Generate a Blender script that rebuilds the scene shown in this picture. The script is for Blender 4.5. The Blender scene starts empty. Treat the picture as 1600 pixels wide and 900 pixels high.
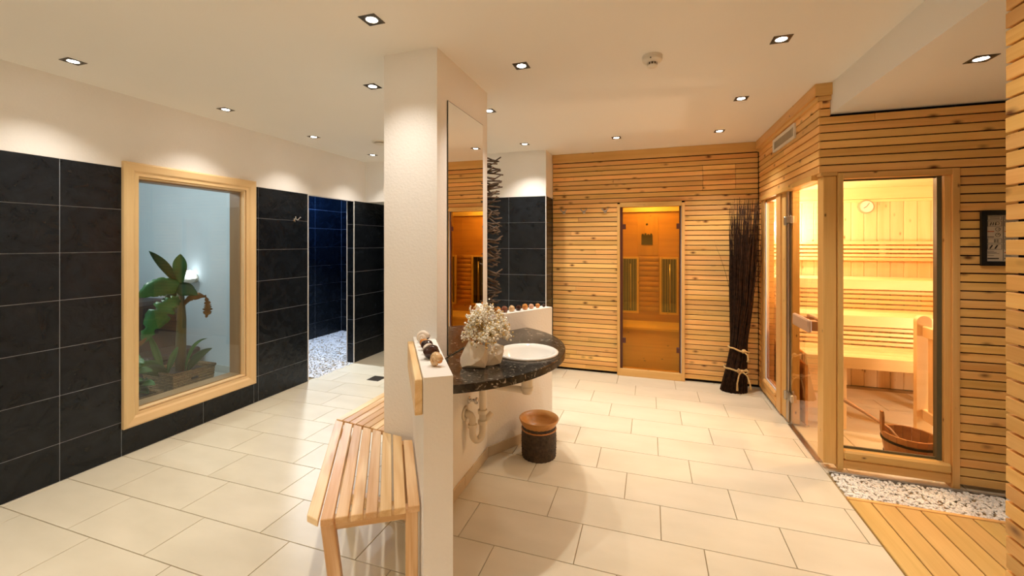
import bpy, bmesh, math, random
from mathutils import Vector, Matrix, noise

random.seed(7)
S = bpy.context.scene
COL = S.collection
PI = math.pi

# ------------------------------------------------------------------ camera, world, exposure
CAM_YAW = 0.3182
cam_d = bpy.data.cameras.new('camera')
cam_d.sensor_width = 36.0
cam_d.lens = 36.0 * 655.6 / 1600.0
cam_d.shift_y = -(450.0 - 380.2) / 1600.0
cam_d.clip_start = 0.02
cam = bpy.data.objects.new('camera', cam_d)
COL.objects.link(cam)
cam.location = (0, 0, 1.519)
cam.rotation_euler = (PI / 2, 0, CAM_YAW)
S.camera = cam

w = bpy.data.worlds.new('world'); S.world = w; w.use_nodes = True
w.node_tree.nodes['Background'].inputs[0].default_value = (1.0, 0.85, 0.65, 1)
w.node_tree.nodes['Background'].inputs[1].default_value = 0.02
S.view_settings.view_transform = 'Standard'
S.view_settings.look = 'None'
S.view_settings.gamma = 1.0
S.view_settings.use_curve_mapping = False
S.view_settings.exposure = 0.15
S.cycles.max_bounces = 8
S.cycles.diffuse_bounces = 6
S.cycles.glossy_bounces = 4
S.cycles.transparent_max_bounces = 16
S.cycles.sample_clamp_indirect = 6.0
S.cycles.adaptive_threshold = 0.03
S.cycles.caustics_reflective = False
S.cycles.caustics_refractive = False

WARM = (1.0, 0.915, 0.805)
SPOT_W = 46.0          # one ceiling downlight
SAUNA_W = 35.0
CABIN_W = 11.5
NICHE_W = 44.0
SHOWER_W = 250.0

CEIL = 2.585
XL = -3.575            # tiled face of the wall on the left
YB = 5.0               # boarded back wall
XS = 1.08              # boarded side of the sauna
YF = 3.33              # boarded front of the sauna
LOWC = 2.385           # lowered ceiling over the deck

# ------------------------------------------------------------------ materials
MATS = {}
def nodes_of(name):
    m = bpy.data.materials.new(name); m.use_nodes = True
    nt = m.node_tree; b = nt.nodes['Principled BSDF']
    MATS[name] = m
    return m, nt, b
def N(nt, kind, **kw):
    n = nt.nodes.new(kind)
    for k, v in kw.items():
        if isinstance(v, tuple) and k.startswith('in_'): n.inputs[k[3:]].default_value = v
        elif k.startswith('in_'): n.inputs[k[3:]].default_value = v
        else: setattr(n, k, v)
    return n
def L(nt, a, b): nt.links.new(a, b)
def ramp(nt, stops, interp='LINEAR'):
    r = nt.nodes.new('ShaderNodeValToRGB'); r.color_ramp.interpolation = interp
    e = r.color_ramp.elements
    while len(e) < len(stops): e.new(0.5)
    for i, (p, c) in enumerate(stops):
        e[i].position = p; e[i].color = (*c, 1) if len(c) == 3 else c
    return r
def coords(nt, scale, rnd=30.0):
    t = N(nt, 'ShaderNodeTexCoord'); o = N(nt, 'ShaderNodeObjectInfo')
    mul = N(nt, 'ShaderNodeMath', operation='MULTIPLY'); mul.inputs[1].default_value = rnd
    L(nt, o.outputs['Random'], mul.inputs[0])
    add = N(nt, 'ShaderNodeVectorMath', operation='ADD')
    L(nt, t.outputs['Object'], add.inputs[0]); L(nt, mul.outputs[0], add.inputs[1])
    mp = N(nt, 'ShaderNodeMapping'); mp.inputs['Scale'].default_value = scale
    L(nt, add.outputs[0], mp.inputs['Vector'])
    return mp.outputs[0], add.outputs[0], o.outputs['Random']
def bump(nt, b, height, strength, dist=0.002):
    bp = N(nt, 'ShaderNodeBump'); bp.inputs['Strength'].default_value = strength; bp.inputs['Distance'].default_value = dist
    L(nt, height, bp.inputs['Height']); L(nt, bp.outputs[0], b.inputs['Normal'])
    return bp

def plain(name, c, rough=0.5, metal=0.0, spec=0.5, emit=None, es=0.0):
    m, nt, b = nodes_of(name)
    b.inputs['Base Color'].default_value = (*c, 1); b.inputs['Roughness'].default_value = rough
    b.inputs['Metallic'].default_value = metal; b.inputs['Specular IOR Level'].default_value = spec
    if emit:
        b.inputs['Emission Color'].default_value = (*emit, 1); b.inputs['Emission Strength'].default_value = es
    return m
def mottled(name, c1, c2, scale=6.0, rough=0.6, bstr=0.0, bscale=60.0, spec=0.5, stretch=(1, 1, 1), rnd=30.0, metal=0.0, bdist=0.002):
    m, nt, b = nodes_of(name)
    v, raw, rd = coords(nt, stretch, rnd)
    n = N(nt, 'ShaderNodeTexNoise'); n.inputs['Scale'].default_value = scale; n.inputs['Detail'].default_value = 5
    L(nt, v, n.inputs['Vector'])
    r = ramp(nt, [(0.3, c1), (0.7, c2)]); L(nt, n.outputs['Fac'], r.inputs[0]); L(nt, r.outputs[0], b.inputs['Base Color'])
    b.inputs['Roughness'].default_value = rough; b.inputs['Specular IOR Level'].default_value = spec; b.inputs['Metallic'].default_value = metal
    if bstr:
        n2 = N(nt, 'ShaderNodeTexNoise'); n2.inputs['Scale'].default_value = bscale; n2.inputs['Detail'].default_value = 4
        L(nt, v, n2.inputs['Vector']); bump(nt, b, n2.outputs['Fac'], bstr, bdist)
    return m
def wood(name, light, dark, knot=(0.12, 0.05, 0.02), knots=0.10, rough=0.45, var=0.35, rings=16.0, grain=1.0, spec=0.35):
    """boards with the grain along their own x axis"""
    m, nt, b = nodes_of(name)
    v, raw, rd = coords(nt, (0.9, rings, rings))
    n = N(nt, 'ShaderNodeTexNoise'); n.inputs['Scale'].default_value = 1.0; n.inputs['Detail'].default_value = 2; n.inputs['Distortion'].default_value = 0.7
    L(nt, v, n.inputs['Vector'])
    fr = N(nt, 'ShaderNodeMath', operation='MULTIPLY'); fr.inputs[1].default_value = 7.0 * grain; L(nt, n.outputs['Fac'], fr.inputs[0])
    sn = N(nt, 'ShaderNodeMath', operation='SINE'); L(nt, fr.outputs[0], sn.inputs[0])
    mr = N(nt, 'ShaderNodeMapRange'); mr.inputs['From Min'].default_value = -1; L(nt, sn.outputs[0], mr.inputs['Value'])
    # fine fibres
    mp = N(nt, 'ShaderNodeMapping'); mp.inputs['Scale'].default_value = (5, 180, 180); L(nt, raw, mp.inputs['Vector'])
    f = N(nt, 'ShaderNodeTexNoise'); f.inputs['Scale'].default_value = 1.0; f.inputs['Detail'].default_value = 1; L(nt, mp.outputs[0], f.inputs['Vector'])
    mixf = N(nt, 'ShaderNodeMath', operation='MULTIPLY_ADD'); mixf.inputs[1].default_value = 0.45; L(nt, f.outputs['Fac'], mixf.inputs[0])
    half = N(nt, 'ShaderNodeMath', operation='MULTIPLY'); half.inputs[1].default_value = 0.6; L(nt, mr.outputs[0], half.inputs[0])
    L(nt, half.outputs[0], mixf.inputs[2])
    r = ramp(nt, [(0.15, light), (0.9, dark)]); L(nt, mixf.outputs[0], r.inputs[0])
    col = r.outputs[0]
    if knots:
        mk = N(nt, 'ShaderNodeMapping'); mk.inputs['Scale'].default_value = (5.5, 11, 11); L(nt, raw, mk.inputs['Vector'])
        vo = N(nt, 'ShaderNodeTexVoronoi'); vo.inputs['Scale'].default_value = 1.0; vo.inputs['Randomness'].default_value = 1.0
        L(nt, mk.outputs[0], vo.inputs['Vector'])
        kr = ramp(nt, [(knots * 0.5, (1, 1, 1)), (knots * 1.25, (0.35, 0.35, 0.35)), (knots * 2.0, (0, 0, 0))]); L(nt, vo.outputs['Distance'], kr.inputs[0])
        mx = N(nt, 'ShaderNodeMix', data_type='RGBA'); L(nt, kr.outputs[0], mx.inputs[0]); L(nt, col, mx.inputs[6]); mx.inputs[7].default_value = (*knot, 1)
        col = mx.outputs[2]
    hs = N(nt, 'ShaderNodeHueSaturation')
    vm = N(nt, 'ShaderNodeMapRange'); vm.inputs['To Min'].default_value = 1 - var / 2; vm.inputs['To Max'].default_value = 1 + var / 2
    L(nt, rd, vm.inputs['Value']); L(nt, vm.outputs[0], hs.inputs['Value'])
    fr2 = N(nt, 'ShaderNodeMath', operation='MULTIPLY'); fr2.inputs[1].default_value = 17.31; L(nt, rd, fr2.inputs[0])
    fc = N(nt, 'ShaderNodeMath', operation='FRACT'); L(nt, fr2.outputs[0], fc.inputs[0])
    hm = N(nt, 'ShaderNodeMapRange'); hm.inputs['To Min'].default_value = 0.492; hm.inputs['To Max'].default_value = 0.505
    L(nt, fc.outputs[0], hm.inputs['Value']); L(nt, hm.outputs[0], hs.inputs['Hue'])
    L(nt, col, hs.inputs['Color']); L(nt, hs.outputs[0], b.inputs['Base Color'])
    b.inputs['Roughness'].default_value = rough; b.inputs['Specular IOR Level'].default_value = spec
    return m
def pane_mat(name, tint, refl=1.0, base=0.0, rcol=(1, 1, 1)):
    """clear or tinted float glass: what it does not mirror it lets through"""
    m = bpy.data.materials.new(name); m.use_nodes = True; MATS[name] = m
    nt = m.node_tree; nt.nodes.clear()
    out = N(nt, 'ShaderNodeOutputMaterial')
    tr = N(nt, 'ShaderNodeBsdfTransparent'); tr.inputs[0].default_value = (*tint, 1)
    gl = N(nt, 'ShaderNodeBsdfGlossy'); gl.inputs['Roughness'].default_value = 0.0; gl.inputs[0].default_value = (*rcol, 1)
    fr = N(nt, 'ShaderNodeFresnel'); fr.inputs['IOR'].default_value = 1.52
    ge = N(nt, 'ShaderNodeNewGeometry')
    inv = N(nt, 'ShaderNodeMath', operation='SUBTRACT'); inv.inputs[0].default_value = 1.0; L(nt, ge.outputs['Backfacing'], inv.inputs[1])
    a = N(nt, 'ShaderNodeMath', operation='MULTIPLY_ADD'); a.inputs[1].default_value = refl; a.inputs[2].default_value = base; L(nt, fr.outputs[0], a.inputs[0])
    c = N(nt, 'ShaderNodeMath', operation='MULTIPLY', use_clamp=True); L(nt, a.outputs[0], c.inputs[0]); L(nt, inv.outputs[0], c.inputs[1])
    mx = N(nt, 'ShaderNodeMixShader'); L(nt, c.outputs[0], mx.inputs[0]); L(nt, tr.outputs[0], mx.inputs[1]); L(nt, gl.outputs[0], mx.inputs[2])
    L(nt, mx.outputs[0], out.inputs[0])
    return m

mottled('plaster', (0.85, 0.835, 0.81), (0.88, 0.865, 0.84), 3.0, 0.85, 0.5, 70.0, 0.2, bdist=0.004)
mottled('ceiling_paint', (0.88, 0.86, 0.815), (0.89, 0.87, 0.825), 2.0, 0.9, 0.08, 90.0, 0.15)
mottled('floor_tile', (0.64, 0.58, 0.445), (0.73, 0.665, 0.525), 2.2, 0.42, 0.0, 40.0, 0.35, stretch=(1, 2.2, 1))
plain('floor_grout', (0.33, 0.24, 0.12), 0.9)
plain('wall_grout', (0.42, 0.46, 0.52), 0.8)
mottled('base_tile', (0.55, 0.44, 0.29), (0.63, 0.52, 0.36), 3.0, 0.5)
def slate():
    m, nt, b = nodes_of('slate_tile')
    v, raw, rd = coords(nt, (1, 1, 1))
    n = N(nt, 'ShaderNodeTexNoise'); n.inputs['Scale'].default_value = 5; n.inputs['Detail'].default_value = 6; n.inputs['Distortion'].default_value = 2.2
    L(nt, v, n.inputs['Vector'])
    r = ramp(nt, [(0.3, (0.005, 0.0065, 0.009)), (0.75, (0.013, 0.017, 0.023))]); L(nt, n.outputs['Fac'], r.inputs[0]); L(nt, r.outputs[0], b.inputs['Base Color'])
    b.inputs['Roughness'].default_value = 0.25; b.inputs['Specular IOR Level'].default_value = 0.32
    mp = N(nt, 'ShaderNodeMapping'); mp.inputs['Rotation'].default_value = (0.5, 0.5, 0.5); mp.inputs['Scale'].default_value = (3, 3, 9); L(nt, raw, mp.inputs['Vector'])
    n2 = N(nt, 'ShaderNodeTexNoise'); n2.inputs['Scale'].default_value = 3; n2.inputs['Detail'].default_value = 7; n2.inputs['Distortion'].default_value = 1.6
    L(nt, mp.outputs[0], n2.inputs['Vector']); bump(nt, b, n2.outputs['Fac'], 0.55, 0.012)
slate()
wood('larch', (0.92, 0.57, 0.20), (0.76, 0.405, 0.11), (0.17, 0.06, 0.015), 0.115, 0.5, 0.30)
wood('larch_trim', (0.78, 0.48, 0.17), (0.66, 0.375, 0.11), (0.16, 0.065, 0.02), 0.05, 0.42, 0.16)
wood('ash', (0.92, 0.69, 0.41), (0.70, 0.43, 0.19), (0.3, 0.14, 0.05), 0.0, 0.38, 0.18, 8.0, 2.6)
wood('reveal_oak_darkened', (0.42, 0.27, 0.13), (0.33, 0.20, 0.09), (0.3, 0.14, 0.05), 0.0, 0.4, 0.10, 9.0, 0.8)  # oak coloured darker to offset the niche lamp's light on the reveal
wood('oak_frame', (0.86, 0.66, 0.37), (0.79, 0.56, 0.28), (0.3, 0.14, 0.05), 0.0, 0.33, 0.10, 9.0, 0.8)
wood('deck_wood', (0.63, 0.43, 0.155), (0.54, 0.35, 0.11), (0.25, 0.11, 0.03), 0.04, 0.45, 0.16, 12.0)
wood('pine', (0.88, 0.70, 0.44), (0.80, 0.59, 0.33), (0.36, 0.17, 0.05), 0.075, 0.5, 0.10, 10.0)
wood('aspen', (0.90, 0.70, 0.41), (0.84, 0.62, 0.33), (0.4, 0.2, 0.08), 0.0, 0.45, 0.08, 8.0)
wood('cedar_log', (0.74, 0.43, 0.17), (0.60, 0.31, 0.11), (0.15, 0.05, 0.02), 0.05, 0.45, 0.2)
wood('bucket_wood', (0.42, 0.215, 0.085), (0.31, 0.14, 0.05), (0.1, 0.04, 0.02), 0.0, 0.4, 0.15)
wood('bowl_wood', (0.56, 0.27, 0.085), (0.44, 0.19, 0.05), (0.1, 0.04, 0.02), 0.0, 0.3, 0.1, 30.0)
wood('handle_wood', (0.55, 0.37, 0.24), (0.46, 0.29, 0.17), (0.1, 0.04, 0.02), 0.0, 0.4, 0.1)
plain('gap_dark', (0.015, 0.009, 0.005), 0.9, spec=0.1)
plain('black_frame', (0.008, 0.008, 0.008), 0.4)
plain('paper', (0.62, 0.53, 0.42), 0.8)
plain('ink', (0.05, 0.045, 0.04), 0.8)
plain('ink_red', (0.45, 0.07, 0.03), 0.8)
plain('ceramic', (0.88, 0.86, 0.82), 0.12)
plain('pipe_plastic', (0.80, 0.72, 0.60), 0.35)
plain('chrome', (0.75, 0.75, 0.75), 0.15, 1.0)
plain('brushed_steel', (0.50, 0.46, 0.40), 0.35, 1.0)
plain('lamp_housing', (0.10, 0.085, 0.065), 0.35, 0.6)
plain('white_plastic', (0.78, 0.73, 0.64), 0.45)
plain('grille_slot', (0.22, 0.19, 0.14), 0.6)
plain('grille_louvre', (0.48, 0.43, 0.32), 0.5)
plain('dark_slot', (0.05, 0.04, 0.03), 0.7)
plain('bulb_glow', (1, 1, 1), 0.4, emit=(1.0, 0.93, 0.80), es=30.0)
plain('cool_glow', (1, 1, 1), 0.4, emit=(0.80, 0.92, 1.0), es=2.5)
plain('blue_glow', (1, 1, 1), 0.4, emit=(0.25, 0.5, 1.0), es=10.0)
plain('warm_glow', (1, 1, 1), 0.4, emit=(1.0, 0.75, 0.4), es=12.0)
plain('mirror', (0.93, 0.93, 0.92), 0.0, 1.0)
plain('mirror_edge', (0.02, 0.03, 0.025), 0.3)
plain('white_strip', (0.75, 0.74, 0.74), 0.35)
plain('seal_green', (0.11, 0.10, 0.055), 0.5)
plain('brown_channel', (0.09, 0.02, 0.01), 0.4)
plain('threshold_metal', (0.55, 0.53, 0.5), 0.3, 1.0)
pane_mat('clear_glass', (0.96, 0.975, 0.96), 1.1)
pane_mat('sauna_glass', (0.98, 0.89, 0.76), 1.0)
pane_mat('amber_glass', (1.0, 0.79, 0.33), 3.0, 0.04, (1.0, 0.66, 0.16))
mottled('niche_wall_paint', (0.58, 0.64, 0.66), (0.63, 0.69, 0.71), 2.0, 0.8, 0.15, 30.0, 0.2)
mottled('niche_floor_stone', (0.50, 0.50, 0.45), (0.56, 0.56, 0.50), 3.0, 0.5)
mottled('dark_leather', (0.030, 0.015, 0.009), (0.05, 0.026, 0.016), 8.0, 0.5)
mottled('white_pebble', (0.78, 0.75, 0.70), (0.90, 0.88, 0.84), 12.0, 0.55, rnd=5)
mottled('grey_pebble', (0.60, 0.62, 0.66), (0.86, 0.87, 0.89), 9.0, 0.5, rnd=5)
plain('gravel_bed', (0.12, 0.09, 0.06), 0.9)
mottled('twig_bark', (0.010, 0.005, 0.003), (0.050, 0.023, 0.012), 30.0, 0.8, spec=0.15)
mottled('stick_bark', (0.045, 0.025, 0.014), (0.19, 0.12, 0.07), 22.0, 0.7)
mottled('jute', (0.45, 0.29, 0.11), (0.66, 0.46, 0.21), 90.0, 0.9, 0.8, 160.0)
mottled('quartz', (0.82, 0.74, 0.60), (0.95, 0.90, 0.80), 9.0, 0.3, 0.3, 14.0)
plain('gold_wire', (0.75, 0.52, 0.18), 0.3, 1.0)
plain('bead_pearl', (0.95, 0.91, 0.80), 0.12, spec=0.8)
plain('bead_gold', (0.80, 0.62, 0.28), 0.2, 0.6)
mottled('bin_weave', (0.022, 0.013, 0.007), (0.075, 0.045, 0.024), 45.0, 0.55, 0.9, 60.0, bdist=0.006)
mottled('leaf_green', (0.015, 0.085, 0.018), (0.045, 0.19, 0.04), 7.0, 0.4)
mottled('leaf_dark', (0.008, 0.045, 0.012), (0.02, 0.09, 0.025), 7.0, 0.45)
mottled('leaf_brown', (0.10, 0.045, 0.015), (0.26, 0.14, 0.045), 14.0, 0.6)
mottled('banana_stem', (0.06, 0.075, 0.025), (0.20, 0.12, 0.05), 8.0, 0.6, stretch=(1, 1, 0.3))
plain('soil', (0.035, 0.022, 0.014), 0.95)
mottled('stone_orange', (0.48, 0.16, 0.025), (0.75, 0.36, 0.09), 30.0, 0.2)
mottled('stone_honey', (0.62, 0.33, 0.12), (0.82, 0.62, 0.38), 25.0, 0.2)
mottled('stone_dark', (0.018, 0.005, 0.003), (0.06, 0.018, 0.010), 25.0, 0.15)
mottled('stone_brown', (0.11, 0.035, 0.018), (0.24, 0.09, 0.05), 30.0, 0.2)
mottled('stone_white', (0.62, 0.52, 0.42), (0.86, 0.78, 0.68), 20.0, 0.25)
mottled('stone_pink', (0.55, 0.28, 0.17), (0.80, 0.52, 0.36), 25.0, 0.25)
def wicker():
    m, nt, b = nodes_of('wicker')
    v, raw, rd = coords(nt, (1, 1, 1))
    wv = N(nt, 'ShaderNodeTexWave', wave_type='BANDS', bands_direction='Z'); wv.inputs['Scale'].default_value = 22; wv.inputs['Distortion'].default_value = 2.5; wv.inputs['Detail'].default_value = 2; wv.inputs['Detail Scale'].default_value = 6
    L(nt, v, wv.inputs['Vector'])
    n = N(nt, 'ShaderNodeTexNoise'); n.inputs['Scale'].default_value = 35; L(nt, v, n.inputs['Vector'])
    mx = N(nt, 'ShaderNodeMath', operation='MULTIPLY'); L(nt, wv.outputs['Fac'], mx.inputs[0]); L(nt, n.outputs['Fac'], mx.inputs[1])
    r = ramp(nt, [(0.05, (0.16, 0.09, 0.035)), (0.55, (0.52, 0.35, 0.16))]); L(nt, mx.outputs[0], r.inputs[0]); L(nt, r.outputs[0], b.inputs['Base Color'])
    b.inputs['Roughness'].default_value = 0.7; bump(nt, b, mx.outputs[0], 1.0, 0.008)
wicker()
def granite():
    m, nt, b = nodes_of('counter_stone')
    v, raw, rd = coords(nt, (1, 1, 1), 0)
    n = N(nt, 'ShaderNodeTexNoise'); n.inputs['Scale'].default_value = 9; n.inputs['Detail'].default_value = 8; n.inputs['Distortion'].default_value = 1.5; L(nt, v, n.inputs['Vector'])
    r = ramp(nt, [(0.30, (0.010, 0.008, 0.006)), (0.58, (0.035, 0.029, 0.021)), (0.80, (0.085, 0.072, 0.055))]); L(nt, n.outputs['Fac'], r.inputs[0])
    n2 = N(nt, 'ShaderNodeTexNoise'); n2.inputs['Scale'].default_value = 24; n2.inputs['Detail'].default_value = 6; n2.inputs['Distortion'].default_value = 2.5; L(nt, v, n2.inputs['Vector'])
    r2 = ramp(nt, [(0.60, (0, 0, 0)), (0.70, (1, 1, 1))]); L(nt, n2.outputs['Fac'], r2.inputs[0])
    mx = N(nt, 'ShaderNodeMix', data_type='RGBA'); L(nt, r2.outputs[0], mx.inputs[0]); L(nt, r.outputs[0], mx.inputs[6]); mx.inputs[7].default_value = (0.36, 0.32, 0.26, 1)
    L(nt, mx.outputs[2], b.inputs['Base Color']); b.inputs['Roughness'].default_value = 0.22
granite()

# ------------------------------------------------------------------ builders
WM = {}
def wm(o): return WM.get(o.name, Matrix.Identity(4))
def attach(o, parent, M):
    if parent is not None:
        o.parent = parent
        o.matrix_parent_inverse = wm(parent).inverted()
    o.matrix_basis = M
    WM[o.name] = M.copy()
def tag(o, label=None, cat=None, group=None, kind=None):
    if label: o['label'] = label
    if cat: o['category'] = cat
    if group: o['group'] = group
    if kind: o['kind'] = kind
    return o
def thing(name, label, cat, loc=(0, 0, 0), rotz=0.0, group=None):
    o = bpy.data.objects.new(name, None); o.empty_display_size = 0.05
    COL.objects.link(o)
    attach(o, None, Matrix.Translation(loc) @ Matrix.Rotation(rotz, 4, 'Z'))
    return tag(o, label, cat, group)
def place(name, me, mat, parent=None, M=None):
    o = bpy.data.objects.new(name, me); COL.objects.link(o)
    if mat and not me.materials: me.materials.append(MATS[mat])
    attach(o, parent, M if M is not None else Matrix.Identity(4))
    return o
def mesh_of(bm, name, smooth=False):
    bmesh.ops.recalc_face_normals(bm, faces=bm.faces)
    me = bpy.data.meshes.new(name); bm.to_mesh(me); bm.free()
    if smooth:
        for p in me.polygons: p.use_smooth = True
    return me
_box = {}
def box_mesh(a, b, c, mat, bev=0.002):
    key = (round(a, 4), round(b, 4), round(c, 4), mat, bev)
    if key in _box: return _box[key]
    bm = bmesh.new(); bmesh.ops.create_cube(bm, size=1.0)
    bmesh.ops.scale(bm, vec=(a, b, c), verts=bm.verts)
    bv = min(bev, 0.3 * min(a, b, c))
    if bv > 0.0002: bmesh.ops.bevel(bm, geom=bm.edges[:], offset=bv, segments=1, affect='EDGES', profile=0.5)
    me = mesh_of(bm, 'box'); me.materials.append(MATS[mat]); _box[key] = me
    return me
def frame_of(p0, p1, nrm):
    p0, p1 = Vector(p0), Vector(p1); x = (p1 - p0).normalized(); z = Vector(nrm); z = (z - z.dot(x) * x).normalized(); y = z.cross(x)
    M = Matrix((x, y, z)).transposed().to_4x4(); M.translation = (p0 + p1) / 2
    return M
def plank(name, p0, p1, nrm, W, T, mat, parent, bev=0.002):
    """a straight member from p0 to p1 (its middle line), W wide, T thick along nrm"""
    Ln = (Vector(p1) - Vector(p0)).length
    return place(name, box_mesh(Ln, W, T, mat, bev), None, parent, frame_of(p0, p1, nrm))
def slab(name, x0, x1, y0, y1, z0, z1, mat, parent=None, bev=0.002):
    """axis-aligned block with its origin in the middle and its own x along the longest side"""
    d = [x1 - x0, y1 - y0, z1 - z0]; c = Vector(((x0 + x1) / 2, (y0 + y1) / 2, (z0 + z1) / 2))
    k = max(range(3), key=lambda i: d[i]); thin = min((i for i in range(3) if i != k), key=lambda i: d[i]); mid = 3 - k - thin
    ax = [Vector((1, 0, 0)), Vector((0, 1, 0)), Vector((0, 0, 1))]
    x = ax[k]; z = ax[thin]; y = z.cross(x)
    M = Matrix((x, y, z)).transposed().to_4x4(); M.translation = c
    return place(name, box_mesh(d[k], d[mid], d[thin], mat, bev), None, parent, M)
class MB:
    def __init__(s): s.bm = bmesh.new()
    def box(s, x0, x1, y0, y1, z0, z1, M=None):
        r = bmesh.ops.create_cube(s.bm, size=1.0); vs = r['verts']
        for v in vs: v.co = Vector(((x0 + x1) / 2 + v.co.x * (x1 - x0), (y0 + y1) / 2 + v.co.y * (y1 - y0), (z0 + z1) / 2 + v.co.z * (z1 - z0)))
        if M is not None:
            for v in vs: v.co = M @ v.co
        return s
    def prism(s, poly, z0, z1):
        lo = [s.bm.verts.new((x, y, z0)) for x, y in poly]; hi = [s.bm.verts.new((x, y, z1)) for x, y in poly]
        s.bm.faces.new(lo[::-1]); s.bm.faces.new(hi); n = len(poly)
        for i in range(n): s.bm.faces.new((lo[i], lo[(i + 1) % n], hi[(i + 1) % n], hi[i]))
        return s
    def lathe(s, prof, n=32, c=(0, 0, 0), axis=None):
        rings = []; c = Vector(c)
        R = Matrix.Identity(3) if axis is None else Vector((0, 0, 1)).rotation_difference(Vector(axis)).to_matrix()
        for r, z in prof:
            if r < 1e-5: rings.append([s.bm.verts.new(c + R @ Vector((0, 0, z)))])
            else: rings.append([s.bm.verts.new(c + R @ Vector((r * math.cos(2 * PI * k / n), r * math.sin(2 * PI * k / n), z))) for k in range(n)])
        for a, b in zip(rings, rings[1:]):
            for k in range(n):
                q = []
                for ring, kk in ((a, k), (a, k + 1), (b, k + 1), (b, k)):
                    v = ring[kk % len(ring)] if len(ring) > 1 else ring[0]
                    if v not in q: q.append(v)
                if len(q) > 2: s.bm.faces.new(q)
        return s
    def tube(s, pts, rad, n=8, closed=False, cap=True):
        pts = [Vector(p) for p in pts]; m = len(pts); rads = rad if isinstance(rad, (list, tuple)) else [rad] * m
        t0 = (pts[1] - pts[0]).normalized(); up = Vector((0, 0, 1)) if abs(t0.z) < 0.9 else Vector((1, 0, 0))
        u = t0.cross(up).normalized(); rings = []
        for i in range(m):
            if closed: t = (pts[(i + 1) % m] - pts[i - 1])
            else: t = pts[min(i + 1, m - 1)] - pts[max(i - 1, 0)]
            t.normalize(); u = (u - u.dot(t) * t).normalized(); v = t.cross(u)
            rings.append([s.bm.verts.new(pts[i] + rads[i] * (math.cos(2 * PI * k / n) * u + math.sin(2 * PI * k / n) * v)) for k in range(n)])
        pr = list(zip(rings, rings[1:])) + ([(rings[-1], rings[0])] if closed else [])
        for a, b in pr:
            for k in range(n): s.bm.faces.new((a[k], a[(k + 1) % n], b[(k + 1) % n], b[k]))
        if cap and not closed: s.bm.faces.new(rings[0][::-1]); s.bm.faces.new(rings[-1])
        return s
    def ico(s, c, r, sub=1, jit=0.0, scl=(1, 1, 1), rot=None, seed=0.0, freq=1.6):
        q = bmesh.ops.create_icosphere(s.bm, subdivisions=sub, radius=1.0); c = Vector(c)
        for v in q['verts']:
            k = 1.0 + (jit * noise.noise(v.co * freq + Vector((seed, seed * 1.7, -seed))) if jit else 0)
            p = Vector((v.co.x * scl[0], v.co.y * scl[1], v.co.z * scl[2])) * (r * k)
            v.co = c + (rot @ p if rot is not None else p)
        return s
    def build(s, name, mat, parent=None, smooth=False, M=None, angle=None):
        """M: where the object's origin sits (vertices are given in world space)"""
        if M is not None:
            inv = M.inverted()
            for v in s.bm.verts: v.co = inv @ v.co
        me = mesh_of(s.bm, name, smooth)
        if smooth and angle:
            try: me.set_sharp_from_angle(angle=angle)
            except Exception: pass
        return place(name, me, mat, parent, M)
_ICO = {}
def ico_template(sub):
    if sub not in _ICO:
        b = bmesh.new(); bmesh.ops.create_icosphere(b, subdivisions=sub, radius=1.0); b.verts.ensure_lookup_table()
        _ICO[sub] = ([v.co.copy() for v in b.verts], [tuple(v.index for v in f.verts) for f in b.faces]); b.free()
    return _ICO[sub]
class Many:
    """thousands of small closed pieces in one mesh"""
    def __init__(s): s.v = []; s.f = []
    def ico(s, c, r, sub=1, jit=0.0, scl=(1, 1, 1), rot=None, seed=0.0, freq=1.6):
        V, Fc = ico_template(sub); o = len(s.v); c = Vector(c); off = Vector((seed, seed * 1.7, -seed))
        for co in V:
            k = r * (1.0 + (jit * noise.noise(co * freq + off) if jit else 0))
            p = Vector((co.x * scl[0] * k, co.y * scl[1] * k, co.z * scl[2] * k))
            if rot is not None: p = rot @ p
            s.v.append((c.x + p.x, c.y + p.y, c.z + p.z))
        s.f += [(a + o, b + o, d + o) for a, b, d in Fc]
    def build(s, name, mat, parent=None, smooth=False):
        me = bpy.data.meshes.new(name); me.from_pydata(s.v, [], s.f)
        if smooth: me.polygons.foreach_set('use_smooth', [True] * len(me.polygons))
        return place(name, me, mat, parent)
def T(*p): return Matrix.Translation(p)
def struct(o, label=None): o['kind'] = 'structure'; return tag(o, label)
def group_root(name, label=None):
    o = bpy.data.objects.new(name, None); COL.objects.link(o); WM[o.name] = Matrix.Identity(4); o['kind'] = 'structure'
    return tag(o, label)
def copy_tree(o, M, label=None):
    """a thing with its parts and their parts, moved from its own place to M"""
    c = o.copy(); COL.objects.link(c); WM[c.name] = M.copy(); c.matrix_basis = M
    if label: c['label'] = label
    def kids(a, b):
        for ch in a.children:
            d = ch.copy(); COL.objects.link(d); d.parent = b; WM[d.name] = wm(ch)
            kids(ch, d)
    kids(o, c)
    return c
def light(name, kind, loc, energy, color, parent, size=0.03, rot=(0, 0, 0), angle=None, blend=0.5):
    d = bpy.data.lights.new(name, kind); d.energy = energy; d.color = color
    if kind == 'AREA': d.size = size
    else: d.shadow_soft_size = size
    if kind == 'SPOT': d.spot_size = angle; d.spot_blend = blend
    o = bpy.data.objects.new(name, d); COL.objects.link(o)
    attach(o, parent, Matrix.Translation(loc) @ (Matrix.Rotation(rot[2], 4, 'Z') @ Matrix.Rotation(rot[1], 4, 'Y') @ Matrix.Rotation(rot[0], 4, 'X')))
    return o

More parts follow.
